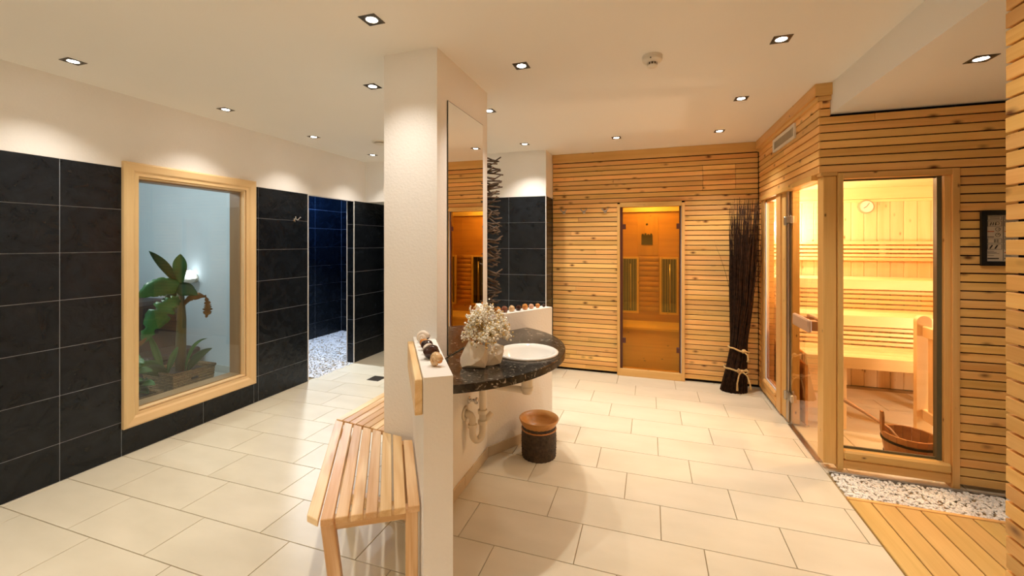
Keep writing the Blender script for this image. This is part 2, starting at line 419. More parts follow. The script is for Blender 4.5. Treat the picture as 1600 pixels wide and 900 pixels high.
# ================================================================== THE SETTING
# ------------------------------------------------------------------ floor with its tiles
floor = struct(MB().box(-7.0, 3.3, -1.4, 7.0, -0.10, -0.006).build('floor', 'floor_grout'), 'floor of large beige stone tiles laid in thirds')
TW, TH, GAP = 0.6, 0.3, 0.004
def tile_rect(x0, x1, y0, y1):
    if x1 - x0 < 0.012 or y1 - y0 < 0.012: return
    slab('tile', x0, x1, y0, y1, -0.012, 0.0, 'floor_tile', floor, 0.0012)
def floor_row(k):
    y0 = 1.377 + TH * k; y1 = y0 + TH
    off = -0.546 - 0.2 * (k - 3)
    def run(xa, xb, ya, yb):
        i = math.floor((xa - off) / TW)
        while off + i * TW < xb:
            a = max(xa, off + i * TW + GAP / 2); b = min(xb, off + (i + 1) * TW - GAP / 2)
            tile_rect(a, b, ya + GAP / 2, yb - GAP / 2); i += 1
    if y1 <= 3.29: run(-3.60, 1.105, y0, y1)
    elif y0 < 3.29:
        run(-3.60, 1.105, y0, y1); run(1.109, 3.10, 3.29, y1)
    elif y1 < 5.5: run(-3.60, 3.10, y0, y1)
    else:
        run(-3.60, -2.55, y0, y1); run(-1.0, 1.0, y0, y1)
for k in range(-2, 17): floor_row(k)
slab('tile_field', -3.6, 1.105, -1.4, 0.775, -0.012, 0.0, 'floor_tile', floor)

# ------------------------------------------------------------------ ceiling, upper walls
ceiling = struct(MB().box(-3.80, 1.145, -1.4, 5.2, CEIL, CEIL + 0.10).build('ceiling', 'ceiling_paint'), 'smooth cream plaster ceiling with recessed spots')
low = MB().box(1.145, 3.3, -1.4, YF + 0.02, LOWC, LOWC + 0.25).build('ceiling_lowered', 'ceiling_paint'); struct(low, 'lowered plaster ceiling over the wooden deck')
wall_behind = struct(MB().box(-3.8, 1.2, -1.4, -1.3, 0, CEIL).build('wall_behind', 'plaster'), 'plain plaster wall')

TROWS = [(0.0, 0.243), (0.243, 0.547), (0.547, 0.851), (0.851, 1.155), (1.155, 1.458), (1.458, 1.760), (1.760, 2.060)]
GW = 0.0035
def slate_wall(parent, axis, at, out, cols, rows=TROWS, thick=0.009):
    """slate tiles on a plane: axis 'x' plane x=at, 'y' plane y=at; out = sign of the outward side"""
    for a, b in cols:
        for z0, z1 in rows:
            lo, hi = sorted((at, at - out * thick))
            a2, b2 = a + GW / 2, b - GW / 2
            if axis == 'x': slab('tile', lo, hi, a2, b2, z0 + GW / 2, z1 - GW / 2, 'slate_tile', parent, 0.001)
            else: slab('tile', a2, b2, lo, hi, z0 + GW / 2, z1 - GW / 2, 'slate_tile', parent, 0.001)

# wall on the left: plaster above, slate below, a window and the shower opening in it
WT = 0.11
XI = XL - WT
TT = 2.060
wall_left = MB().box(XI, XL, -1.4, 4.66, TT, CEIL)
wall_left.box(XI, XL, -1.4, 0.44, 0, TT)
wall_left = struct(wall_left.build('wall_left', 'plaster'), 'white plaster wall over black slate tiles')
WY0, WY1, WZ0, WZ1 = 2.062, 2.917, 0.297, 2.004
core = MB()
core.box(XI, XL - 0.003, 0.44, WY0, 0, TT - 0.001).box(XI, XL - 0.003, WY1, 3.68, 0, TT - 0.001)
core.box(XI, XL - 0.003, WY0, WY1, 0, WZ0).box(XI, XL - 0.003, WY0, WY1, WZ1, TT - 0.001)
core.box(XI + 0.003, XL - 0.003, 4.437, 6.2, 0, TT - 0.001)
core.build('grout', 'wall_grout', wall_left)
slate_wall(wall_left, 'x', XL, 1, [(0.44, 1.039), (1.039, 1.639), (1.639, 1.968), (3.068, 3.68)])
slate_wall(wall_left, 'x', XL, 1, [(3.02, 3.068)])
slate_wall(wall_left, 'x', XL, 1, [(1.968, 2.545), (2.545, 3.02)], [(0.0, 0.243)])
slate_wall(wall_left, 'x', XL, 1, [(4.434, 5.03), (5.03, 5.63), (5.63, 6.2)])
slate_wall(wall_left, 'y', 4.434, -1, [(XI, XL)])
for (x, y) in ((XL - 0.002, 3.682), (XL - 0.002, 4.436), (XI + 0.004, 4.436)):
    slab('edge_strip', x - 0.006, x + 0.006, y - 0.006, y + 0.006, 0, TT, 'white_strip', wall_left)
slab('edge_strip', XL - 0.008, XL + 0.004, 3.68, 4.434, TT - 0.010, TT, 'white_strip', wall_left)

# rear wall of the shower end: lintel over a passage and a tiled pier
YR = 4.66
XR = -1.128
wall_rear = MB().box(XL, XR, YR, YB + 0.1, TT, CEIL)
wall_rear = struct(wall_rear.build('wall_rear', 'plaster'), 'white plaster over black tiles beside the wooden wall')
MB().box(-2.55, XR - 0.003, YR + 0.003, YB + 0.1, 0, TT - 0.001).build('grout', 'wall_grout', wall_rear)
slate_wall(wall_rear, 'y', YR, -1, [(-1.575, XR), (-2.175, -1.575), (-2.55, -2.175)])
slate_wall(wall_rear, 'x', XR, 1, [(YR, YB)])
slab('edge_strip', XR - 0.006, XR + 0.004, YR - 0.004, YR + 0.008, 0, TT, 'white_strip', wall_rear)
passage = MB().box(-3.70, -2.40, 6.2, 6.3, 0, TT).box(-2.55, -2.45, YB + 0.1, 6.2, 0, TT)
struct(passage.build('wall_passage', 'slate_tile'), 'dark walls at the end of the passage')
struct(MB().box(XI, -2.45, YB + 0.1, 6.3, TT, TT + 0.1).build('ceiling_passage', 'ceiling_paint'), 'passage ceiling')

# shower behind the opening
XSH, YSH = -5.1, 6.0
shower = struct(MB().box(XSH - 0.1, XSH - 0.003, 3.72, YSH + 0.1, 0, 2.5).build('wall_shower_side', 'wall_grout'), 'black slate tiles lining the shower in blue light')
shower_far = struct(MB().box(XSH, XI, YSH + 0.003, YSH + 0.1, 0, 2.5).build('wall_shower_far', 'wall_grout'), 'black slate tiles at the end of the shower')
SR = TROWS + [(2.06, 2.36)]
slate_wall(shower, 'x', XSH, 1, [(3.75, 4.2), (4.2, 4.8), (4.8, 5.4), (5.4, YSH)], SR)
slate_wall(shower_far, 'y', YSH, -1, [(XSH, -4.5), (-4.5, -3.9), (-3.9, XI)], SR)
struct(MB().box(XSH - 0.1, XI, 3.72, YSH + 0.1, 2.36, 2.45).build('ceiling_shower', 'ceiling_paint'), 'shower ceiling')
struct(MB().box(XSH - 0.1, XI, 3.66, 3.74, 0, 2.36).build('wall_shower_near', 'slate_tile'), 'near wall of the shower')
struct(MB().box(XI, XI + 0.005, 4.44, YSH, 0, TT).box(XI, XI + 0.005, 3.72, YSH, TT, 2.36).build('wall_shower_return', 'slate_tile'), 'tiled inner return of the shower')

# ------------------------------------------------------------------ pillar and the low walls beside it
PX0, PX1, PY0, PY1 = -1.437, -1.10, 2.038, 2.775
struct(MB().prism([(PX0, PY0), (PX1, PY0), (PX1, PY1), (PX0, PY1)], 0, CEIL).build('pillar', 'plaster'), 'square white plastered pillar carrying the mirror')
NV = Vector((0.824, 0.566)); DV = Vector((0.566, -0.824))
def nd(n, d): p = NV * n + DV * d; return (p.x, p.y)
WL_N0, WL_N1, WL_D = 0.125, 0.239, -1.648
def on_pillar(n): d = (n * NV.y - PY0) / 0.824; return nd(n, d)
LOWH = 1.0
struct(MB().prism([on_pillar(WL_N0), nd(WL_N0, WL_D), nd(WL_N1, WL_D), on_pillar(WL_N1)], 0, LOWH).build('wall_low_bench', 'plaster'), 'low white plastered wall between bench and washstand')
EV = Vector((0.519, 0.855)); RE = (-0.757, 3.34)
struct(MB().prism([(PX1, PY1), RE, (RE[0] - 0.094, RE[1] + 0.057), (-1.229, PY1)], 0, LOWH).build('wall_low_basin', 'plaster'), 'low white plastered wall behind the washbasin')
bb = group_root('baseboard_washstand', 'beige tile skirting under the washstand')
plank('tile', (PX1 + 0.005, 2.03, 0.037), (PX1 + 0.005, 2.38, 0.037), (1, 0, 0), 0.074, 0.010, 'base_tile', bb)
plank('tile', (PX1 + 0.005, 2.383, 0.037), (PX1 + 0.005, 2.777, 0.037), (1, 0, 0), 0.074, 0.010, 'base_tile', bb)
nr = Vector((0.855, -0.519)) * 0.005
for a, b in ((0.006, 0.33), (0.333, 0.655)):
    plank('tile', (PX1 + EV.x * a + nr.x, PY1 + EV.y * a + nr.y, 0.037), (PX1 + EV.x * b + nr.x, PY1 + EV.y * b + nr.y, 0.037), (0.855, -0.519, 0), 0.074, 0.010, 'base_tile', bb)

# ------------------------------------------------------------------ boarded walls
PITCH, BW, BT = 0.0545, 0.0465, 0.020
def boards(parent, axis, at, out, a, b, z0, z1, holes=(), cuts=(), seed=1, zref=0.030, split=0.3):
    """horizontal boards on a plane between a and b; holes = (a0, a1, z0, z1) left free; cuts = (pos, z0, z1)"""
    rd = random.Random(seed)
    k = math.ceil((z0 - zref) / PITCH - 1e-6)
    while zref + k * PITCH + BW <= z1 + 0.006:
        zc = zref + k * PITCH + BW / 2
        spans = [(a, b)]
        for (h0, h1, hz0, hz1) in holes:
            if hz0 < zc < hz1:
                ns = []
                for s0, s1 in spans:
                    if h1 <= s0 or h0 >= s1: ns.append((s0, s1)); continue
                    if h0 - s0 > 0.01: ns.append((s0, h0))
                    if s1 - h1 > 0.01: ns.append((h1, s1))
                spans = ns
        for cpos, cz0, cz1 in cuts:
            if cz0 < zc < cz1:
                spans = [q for s0, s1 in spans for q in (((s0, cpos - 0.0015), (cpos + 0.0015, s1)) if s0 < cpos < s1 else ((s0, s1),))]
        if rd.random() < split:
            s0, s1 = spans[0]
            if s1 - s0 > 0.55:
                c = rd.uniform(s0 + 0.2, s1 - 0.2); spans = [(s0, c - 0.0007), (c + 0.0007, s1)] + spans[1:]
        j = rd.uniform(-0.0012, 0.0012)
        for s0, s1 in spans:
            p = at - out * BT / 2 + j
            if axis == 'y': plank('board', (s0, p, zc), (s1, p, zc), (0, out, 0), BW, BT, 'larch', parent, 0.0018)
            else: plank('board', (p, s0, zc), (p, s1, zc), (out, 0, 0), BW, BT, 'larch', parent, 0.0018)
        k += 1

DX0, DX1, DZ = -0.362, 0.362, 1.97
wall_back = MB()
wall_back.box(XR, DX0, YB + 0.028, YB + 0.10, 0, CEIL).box(DX1, 1.12, YB + 0.028, YB + 0.10, 0, CEIL).box(DX0, DX1, YB + 0.028, YB + 0.10, DZ, CEIL)
wall_back = struct(wall_back.build('wall_back', 'gap_dark'), 'rear wall clad in horizontal larch boards')
boards(wall_back, 'y', YB, -1, XR + 0.004, XS - 0.002, 0.03, 2.50, [(DX0, DX1, -1, DZ)], [(0.545, 2.085, 2.36), (0.865, 2.085, 2.36)], 3)
plank('board', (XR + 0.004, YB - 0.014, 2.5335), (XS - 0.002, YB - 0.014, 2.5335), (0, -1, 0), 0.102, 0.028, 'larch_trim', wall_back)

SY1 = 5.45            # far inside face of the sauna
wall_sauna_side = MB().box(XS + 0.028, XS + 0.07, YF + 0.03, YB + 0.03, 1.99, CEIL).box(XS + 0.028, XS + 0.07, 4.905, YB + 0.03, 0, 1.99).box(XS + 0.028, XS + 0.07, 4.375, 4.79, 0.02, 0.12)
wall_sauna_side = struct(wall_sauna_side.build('wall_sauna_side', 'gap_dark'), 'larch boarded side of the sauna above its glass door')
boards(wall_sauna_side, 'x', XS, -1, YF, YB - 0.021, 1.985, 2.50, seed=5, split=0.15)
boards(wall_sauna_side, 'x', XS, -1, 4.907, YB - 0.021, 0.03, 1.99, seed=6, split=0)
plank('board', (XS - 0.016, YF - 0.026, 2.545), (XS - 0.016, YB - 0.028, 2.545), (-1, 0, 0), 0.080, 0.032, 'larch_trim', wall_sauna_side)
plank('board', (XS - 0.005, YF - 0.012, 2.490), (XS - 0.005, YB - 0.025, 2.490), (-1, 0, 0), 0.030, 0.022, 'larch_trim', wall_sauna_side)

FX0, FX1 = 1.182, 1.812   # window surround on the front of the sauna
wall_sauna_front = MB().box(XS + 0.03, 3.2, YF + 0.028, YF + 0.10, 1.985, LOWC).box(FX1, 3.2, YF + 0.028, YF + 0.10, 0.02, 1.985).box(XS + 0.03, 1.144, YF + 0.028, YF + 0.10, LOWC, CEIL)
wall_sauna_front = struct(wall_sauna_front.build('wall_sauna_front', 'gap_dark'), 'larch boarded front of the sauna around its window')
boards(wall_sauna_front, 'y', YF, -1, XS, 2.75, 0.03, 2.37, [(XS - 0.01, FX1 + 0.002, -1, 1.985)], seed=8, split=0.12)
boards(wall_sauna_front, 'y', YF, -1, XS, 1.144, 2.37, 2.50, seed=9, split=0)
plank('board', (XS - 0.030, YF - 0.016, 2.545), (1.150, YF - 0.016, 2.545), (0, -1, 0), 0.080, 0.032, 'larch_trim', wall_sauna_front)
plank('board', (XS - 0.012, YF - 0.005, 2.490), (1.148, YF - 0.005, 2.490), (0, -1, 0), 0.030, 0.022, 'larch_trim', wall_sauna_front)

XRW, YRW = 1.060, 1.737
wall_right = struct(MB().box(XRW + 0.028, XRW + 0.09, -1.4, YRW - 0.004, 0, LOWC + 0.2).build('wall_right', 'gap_dark'), 'larch boarded wall beside the camera')
boards(wall_right, 'x', XRW, -1, 0.9, YRW, 0.03, 2.60, seed=11, split=0, zref=0.012)
slab('board', XRW, XRW + 0.028, -1.35, 0.895, 0.02, 2.58, 'larch', wall_right)
struct(MB().box(XRW, 3.3, -1.4, -1.3, 0, LOWC).box(3.1, 3.2, -1.4, YF, 0, LOWC).build('wall_niche', 'plaster'), 'plain wall of the deck niche')

# ------------------------------------------------------------------ wooden deck and pebble strip
DK0 = 1.111
deck = group_root('floor_deck', 'wooden deck of yellow larch planks before the sauna')
DW, DG = 0.108, 0.006
for i in range(10):
    a = DK0 + i * (DW + DG)
    slab('plank', a, a + DW, 0.6, 2.972, -0.018, 0.010, 'deck_wood', deck, 0.003)
slab('edging', DK0, 2.9, 2.975, 3.000, -0.02, 0.012, 'larch_trim', deck, 0.002)
slab('gravel_tray', DK0 - 0.002, 2.9, 3.002, 3.33, -0.05, -0.014, 'gravel_bed', deck)
slab('edging_rail', DK0 + 0.01, 2.9, 3.285, 3.297, -0.02, 0.016, 'threshold_metal', deck)
rp = random.Random(21); mb = Many()
for i in range(2300):
    x = rp.uniform(DK0 + 0.012, 2.2); y = rp.uniform(3.008, 3.278)
    r = rp.uniform(0.006, 0.0115)
    rot = Matrix.Rotation(rp.uniform(0, 6.28), 3, 'Z') @ Matrix.Rotation(rp.uniform(-0.6, 0.6), 3, 'X')
    mb.ico((x, y, -0.006 + rp.uniform(0, 0.014)), r, 1, 0.35, (1.25, 0.9, 0.7), rot, i * 0.37)
tag(mb.build('pebbles', 'white_pebble', None, False), 'strip of small white pebbles between deck and sauna window', 'pebbles', kind='stuff')
rp = random.Random(22); mb = Many()
for i in range(9500):
    x = rp.uniform(XSH + 0.02, XL + 0.01); y = rp.uniform(3.80, YSH - 0.01)
    if x > XI and not (3.70 < y < 4.42): continue
    r = rp.uniform(0.008, 0.015)
    mb.ico((x, y, 0.002), r, 1, 0.3, (1.2, 0.9, 0.5), Matrix.Rotation(rp.uniform(0, 6.28), 3, 'Z'), i * 0.31)
tag(mb.build('shower_pebbles', 'grey_pebble', None, True), 'grey and white pebble bed on the shower floor', 'pebbles', kind='stuff')

# ------------------------------------------------------------------ mitred frames
def mitred(name, parent, o, ux, uy, un, a0, a1, b0, b1, prof, mat):
    """picture-frame of four mitred members; o + a*ux + b*uy on the wall, un out of it; prof = [(inward, out), ...]"""
    o, ux, uy, un = Vector(o), Vector(ux), Vector(uy), Vector(un)
    for (p, q, inw) in (((a0, b0), (a1, b0), (0, 1)), ((a1, b0), (a1, b1), (-1, 0)), ((a1, b1), (a0, b1), (0, -1)), ((a0, b1), (a0, b0), (1, 0))):
        P = o + ux * p[0] + uy * p[1]; Q = o + ux * q[0] + uy * q[1]
        x = (Q - P).normalized(); Ln = (Q - P).length; y = ux * inw[0] + uy * inw[1]; z = un
        bm = bmesh.new(); A = []; B = []
        for (w_, h_) in prof:
            A.append(bm.verts.new((-Ln / 2 + w_, w_, h_))); B.append(bm.verts.new((Ln / 2 - w_, w_, h_)))
        k = len(prof)
        for i in range(k): bm.faces.new((A[i], B[i], B[(i + 1) % k], A[(i + 1) % k]))
        bm.faces.new(A[::-1]); bm.faces.new(B)
        M = Matrix((x, y, z)).transposed().to_4x4(); M.translation = (P + Q) / 2
        if M.to_3x3().determinant() < 0:
            M = Matrix((x, y, -z)).transposed().to_4x4(); M.translation = (P + Q) / 2
            for v in bm.verts: v.co.z = -v.co.z
        place(name, mesh_of(bm, name), mat, parent, M)

# window between bath and plant niche
window_1 = group_root('window_1', 'tall interior window with broad pale oak frame')
OAK = [(0, -0.004), (0, 0.024), (0.012, 0.032), (0.060, 0.026), (0.074, 0.016), (0.096, 0.016), (0.096, -0.004)]
mitred('frame_member', window_1, (XL, 0, 0), (0, 1, 0), (0, 0, 1), (1, 0, 0), 1.968, 3.024, 0.192, 2.106, OAK, 'oak_frame')
mitred('bead', window_1, (XL, 0, 0), (0, 1, 0), (0, 0, 1), (1, 0, 0), WY0 - 0.004, WY1 + 0.004, WZ0 - 0.004, WZ1 + 0.004, [(0, -0.03), (0, 0.010), (0.010, 0.010), (0.014, -0.03)], 'oak_frame')
RX = -3.735
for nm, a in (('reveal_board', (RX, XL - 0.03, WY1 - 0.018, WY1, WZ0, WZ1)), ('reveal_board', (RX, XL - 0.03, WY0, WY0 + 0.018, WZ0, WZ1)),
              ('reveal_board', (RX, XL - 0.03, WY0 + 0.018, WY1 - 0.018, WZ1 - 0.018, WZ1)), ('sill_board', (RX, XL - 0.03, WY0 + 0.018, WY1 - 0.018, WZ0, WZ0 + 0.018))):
    slab(nm, *a, 'reveal_oak_darkened', window_1)
slab('pane', XL - 0.030, XL - 0.022, WY0 + 0.004, WY1 - 0.004, WZ0 + 0.004, WZ1 - 0.004, 'clear_glass', window_1, 0)

# ------------------------------------------------------------------ plant niche behind that window
niche = MB().box(-6.75, XI, 3.62, 3.655, 0, 2.5).box(-6.75, -6.65, 1.0, 3.62, 0, 2.5).box(-6.75, XI, 1.0, 1.1, 0, 2.5)
struct(niche.build('wall_plant_niche', 'niche_wall_paint'), 'pale blue grey painted wall behind the plants')
struct(MB().box(-6.75, XI, 1.0, 3.66, 2.5, 2.6).build('ceiling_plant_niche', 'niche_wall_paint'), 'ceiling of the plant niche')
struct(MB().box(-6.65, XI, 1.1, 3.62, -0.006, 0.004).build('floor_plant_niche', 'niche_floor_stone'), 'grey stone floor of the plant niche')
struct(MB().box(-6.65, XI, 3.608, 3.62, 0.004, 0.085).build('baseboard_plant_niche', 'niche_floor_stone'), 'grey stone skirting in the plant niche')
struct(MB().box(XI - 0.004, XI, 1.1, WY0 - 0.002, 0, 2.5).box(XI - 0.004, XI, WY1 + 0.002, 3.62, 0, 2.5).box(XI - 0.004, XI, WY0, WY1, 0, WZ0 - 0.002).box(XI - 0.004, XI, WY0, WY1, WZ1 + 0.002, 2.5).build('wall_plant_niche_inner', 'niche_wall_paint'), 'inner side of the window wall')

# ------------------------------------------------------------------ sauna side: narrow window, posts, glass door
window_3 = group_root('window_3', 'narrow sauna side light beside the glass door')
PXa, PXb = XS + 0.010, XS + 0.095
slab('post', PXa - 0.006, PXb, 4.79, 4.905, 0.02, 1.955, 'larch_trim', window_3)
slab('post', PXa - 0.004, PXb, 4.245, 4.375, 0.02, 1.955, 'larch_trim', window_3)
slab('header', XS - 0.012, PXb, 3.44, 4.905, 1.955, 1.992, 'larch_trim', window_3)
slab('header', PXa + 0.016, PXb, 4.375, 4.79, 1.930, 1.955, 'larch_trim', window_3)
slab('sill', XS - 0.010, PXb, 4.375, 4.79, 0.125, 0.165, 'larch_trim', window_3, 0.01)
slab('sill_board', XS + 0.002, XS + 0.03, 4.375, 4.79, 0.03, 0.076, 'larch', window_3)
slab('sill_board', XS + 0.002, XS + 0.03, 4.375, 4.79, 0.078, 0.122, 'larch', window_3)
slab('pale_strip', PXa + 0.004, PXa + 0.016, 4.755, 4.79, 0.165, 1.930, 'white_strip', window_3)  # reflection in the pane, given as a solid pale strip
slab('pale_strip', PXa + 0.004, PXa + 0.016, 4.375, 4.755, 0.165, 0.180, 'white_strip', window_3)
slab('pane', PXa + 0.018, PXa + 0.026, 4.375, 4.79, 0.165, 1.930, 'sauna_glass', window_3, 0)

door_2 = group_root('door_2', 'frameless amber sauna glass door with wooden pull')
slab('jamb', PXa + 0.008, PXb, 4.13, 4.245, 0.02, 1.955, 'larch_trim', door_2)
slab('jamb_strip', PXa + 0.010, PXa + 0.022, 4.075, 4.13, 0.02, 1.955, 'brushed_steel', door_2)
slab('jamb', PXa + 0.034, PXb, 4.04, 4.13, 0.02, 1.955, 'larch_trim', door_2)
slab('corner_post', 1.104, 1.180, YF + 0.002, 3.432, 0.045, 1.968, 'larch_trim', door_2, 0.003)
slab('pane', PXa + 0.022, PXa + 0.030, 3.437, 4.06, 0.014, 1.948, 'sauna_glass', door_2, 0)
slab('threshold', PXa + 0.005, PXa + 0.050, 3.43, 4.06, 0.0, 0.008, 'threshold_metal', door_2)
for hz in (1.715, 0.245):
    h = slab('hinge', PXa + 0.000, PXa + 0.022, 3.97, 4.09, hz - 0.03, hz + 0.03, 'brushed_steel', door_2, 0.005)
    slab('hinge_pin', PXa - 0.014, PXa + 0.006, 4.08, 4.11, hz - 0.045, hz + 0.030, 'brushed_steel', h, 0.005)
hd = slab('pull_handle', XS - 0.040, XS - 0.012, 3.42, 3.75, 0.895, 0.985, 'handle_wood', door_2, 0.010)
for y in (3.47, 3.68): slab('handle_block', XS - 0.012, PXa + 0.022, y - 0.03, y + 0.03, 0.905, 0.975, 'bucket_wood', hd, 0.004)
slab('inner_handle', PXa + 0.040, PXa + 0.068, 3.45, 3.74, 0.905, 0.985, 'handle_wood', door_2, 0.010)

# sauna front window
window_2 = group_root('window_2', 'large sauna front window in larch surround')
slab('surround', FX0, FX0 + 0.030, YF - 0.016, YF + 0.06, 0.02, 1.985, 'larch_trim', window_2)
slab('surround', 1.775, FX1, YF - 0.016, YF + 0.06, 0.0, 1.985, 'larch_trim', window_2)
slab('surround', 1.742, 1.775, YF - 0.002, YF + 0.06, 0.085, 1.945, 'larch_trim', window_2)
slab('surround', FX0 + 0.030, 1.775, YF - 0.016, YF + 0.06, 1.945, 1.985, 'larch_trim', window_2)
slab('corner_header', XS + 0.006, FX0, YF - 0.010, YF + 0.06, 1.970, 1.992, 'larch_trim', window_2)
slab('sill', FX0 + 0.030, 1.775, YF - 0.022, YF + 0.06, 0.090, 0.152, 'larch_trim', window_2, 0.012)
slab('sill_board', FX0 + 0.030, 1.775, YF - 0.004, YF + 0.03, 0.030, 0.084, 'larch', window_2)
slab('seal', 1.716, 1.740, YF + 0.020, YF + 0.058, 0.152, 1.945, 'seal_green', window_2, 0)
slab('seal', FX0 + 0.030, 1.716, YF + 0.028, YF + 0.040, 0.152, 0.166, 'seal_green', window_2, 0)
slab('seal', FX0 + 0.030, 1.716, YF + 0.028, YF + 0.040, 1.933, 1.945, 'seal_green', window_2, 0)
slab('pane', FX0 + 0.030, 1.742, YF + 0.042, YF + 0.050, 0.152, 1.945, 'sauna_glass', window_2, 0)

# ------------------------------------------------------------------ inside the sauna
SYB = 5.40; SX0, SX1 = 1.20, 3.05
wall_sauna_back = struct(MB().box(SX0 - 0.08, SX1 + 0.1, SYB + 0.016, SYB + 0.1, 0, 2.2).build('wall_sauna_back', 'gap_dark'), 'inner sauna wall of upright pale pine boards')
i = 0; x = SX0 - 0.06
while x < SX1:
    slab('board', x + 0.0012, min(x + 0.113, SX1) - 0.0012, SYB, SYB + 0.016, 0.0, 2.10, 'pine', wall_sauna_back, 0.004); x += 0.113
slab('cornice', SX0, SX1, SYB - 0.06, SYB - 0.001, 1.985, 2.10, 'aspen', wall_sauna_back)
slab('cornice_bead', SX0, SX1, SYB - 0.022, SYB - 0.001, 1.955, 1.983, 'aspen', wall_sauna_back)
wall_sauna_right = struct(MB().box(SX1, SX1 + 0.08, YF + 0.10, SYB + 0.1, 0, 2.2).build('wall_sauna_right', 'pine'), 'inner sauna end wall')
struct(MB().box(1.122, 1.138, YB + 0.03, SYB + 0.016, 0, 2.2).box(XS + 0.072, XS + 0.12, YF + 0.1, YB + 0.03, 1.992, 2.2).box(1.150, 1.158, 4.91, YB + 0.03, 0, 1.992).build('wall_sauna_inner_side', 'pine'), 'inner sauna side wall')
struct(MB().box(XS + 0.075, SX1 + 0.08, YF + 0.10, SYB + 0.1, 2.10, 2.2).build('ceiling_sauna', 'pine'), 'pine ceiling of the sauna')

tb = thing('tiered_bench', 'three tiered pale wooden bench inside the sauna', 'bench', ((SX0 + SX1) / 2, 4.7, 0))
TIERS = [(1.170, 4.90, SYB - 0.07), (0.885, 4.45, 4.90), (0.620, 4.00, 4.45)]
BX0, BX1 = SX0 + 0.01, SX1 - 0.01
for (zt, yf, yb) in TIERS:
    nS = 4; sw = (yb - yf - 0.004) / nS
    for k in range(nS):
        slab('seat_slat', BX0, BX1, yf + 0.03 + k * sw, yf + 0.03 + (k + 1) * sw - 0.012, zt - 0.026, zt, 'aspen', tb, 0.004)
    slab('fascia', BX0, BX1, yf, yf + 0.026, zt - 0.095, zt, 'aspen', tb, 0.004)
for (z0, z1, y) in ((0.885, 1.07, 4.925), (0.62, 0.785, 4.475)):
    n = 4; h = (z1 - z0) / n
    for k in range(n):
        slab('riser_slat', BX0, BX1, y, y + 0.02, z0 + k * h + 0.008, z0 + (k + 1) * h - 0.006, 'aspen', tb, 0.003)
    for xx in (1.36, 2.42): slab('support', xx, xx + 0.09, y + 0.021, y + 0.045, 0.02, z1, 'aspen', tb)
for xx in (1.45, 2.16, 2.9): slab('leg', xx, xx + 0.07, 4.10, 4.15, 0, 0.60, 'aspen', tb)
slab('side_panel', BX0, BX0 + 0.02, 4.03, SYB - 0.06, 0.02, 0.52, 'cedar_log', tb)

br = thing('backrest_rail', 'slatted wooden backrest on the sauna wall', 'backrest', (2.1, SYB, 1.33))
for k in range(5):
    zz = 1.335 + k * 0.043
    slab('slat', BX0, BX1, SYB - 0.045, SYB - 0.022, zz, zz + (0.028 if 0 < k < 4 else 0.034), 'aspen', br, 0.004)
for xx in (1.50, 2.28, 2.86): slab('support', xx, xx + 0.055, SYB - 0.021, SYB - 0.001, 1.335, 1.53, 'aspen', br)

ck = thing('sauna_clock', 'round white dial with dark rim on the sauna wall', 'clock', (2.166, SYB, 1.906))
MB().lathe([(0.0, 0), (0.070, 0), (0.070, 0.030), (0.060, 0.034), (0.060, 0.026), (0.0, 0.026)], 32, (2.166, SYB, 1.906), (0, -1, 0)).build('case', 'handle_wood', ck, True, None, 0.6)
MB().lathe([(0.0, 0.027), (0.060, 0.027), (0.060, 0.030), (0, 0.030)], 32, (2.166, SYB, 1.906), (0, -1, 0)).build('dial', 'ceramic', ck)
plank('hand', (2.166, SYB - 0.032, 1.906), (2.19, SYB - 0.032, 1.945), (0, -1, 0), 0.004, 0.002, 'ink', ck)
plank('hand', (2.166, SYB - 0.032, 1.906), (2.140, SYB - 0.032, 1.890), (0, -1, 0), 0.005, 0.002, 'ink', ck)

fe = thing('stove_guard', 'wooden guard rail with rounded post inside the sauna', 'railing', (1.91, 3.9, 0))
pm = MB().prism([(-0.045, 0), (0.045, 0), (0.045, 0.94)] + [(0.045 * math.cos(a), 0.94 + 0.045 * math.sin(a)) for a in [PI * k / 10 for k in range(1, 10)]] + [(-0.045, 0.94)], -0.022, 0.022)
bmx = Matrix(((1, 0, 0, 1.915), (0, 0, -1, 3.90), (0, 1, 0, 0), (0, 0, 0, 1)))
for v in pm.bm.verts: v.co = bmx @ v.co
pm.build('post', 'aspen', fe)
slab('rail', 1.900, 1.930, 3.40, 3.878, 0.83, 0.91, 'aspen', fe, 0.006)
slab('rail', 1.900, 1.930, 3.40, 3.878, 0.22, 0.30, 'aspen', fe, 0.006)
for yy in (3.80, 3.71, 3.62, 3.53, 3.44): slab('baluster', 1.908, 1.922, yy - 0.025, yy + 0.025, 0.30, 0.83, 'aspen', fe, 0.003)
plank('poker', (1.96, 3.42, 1.10), (1.96, 3.80, 0.92), (1, 0, 0), 0.016, 0.016, 'handle_wood', fe)

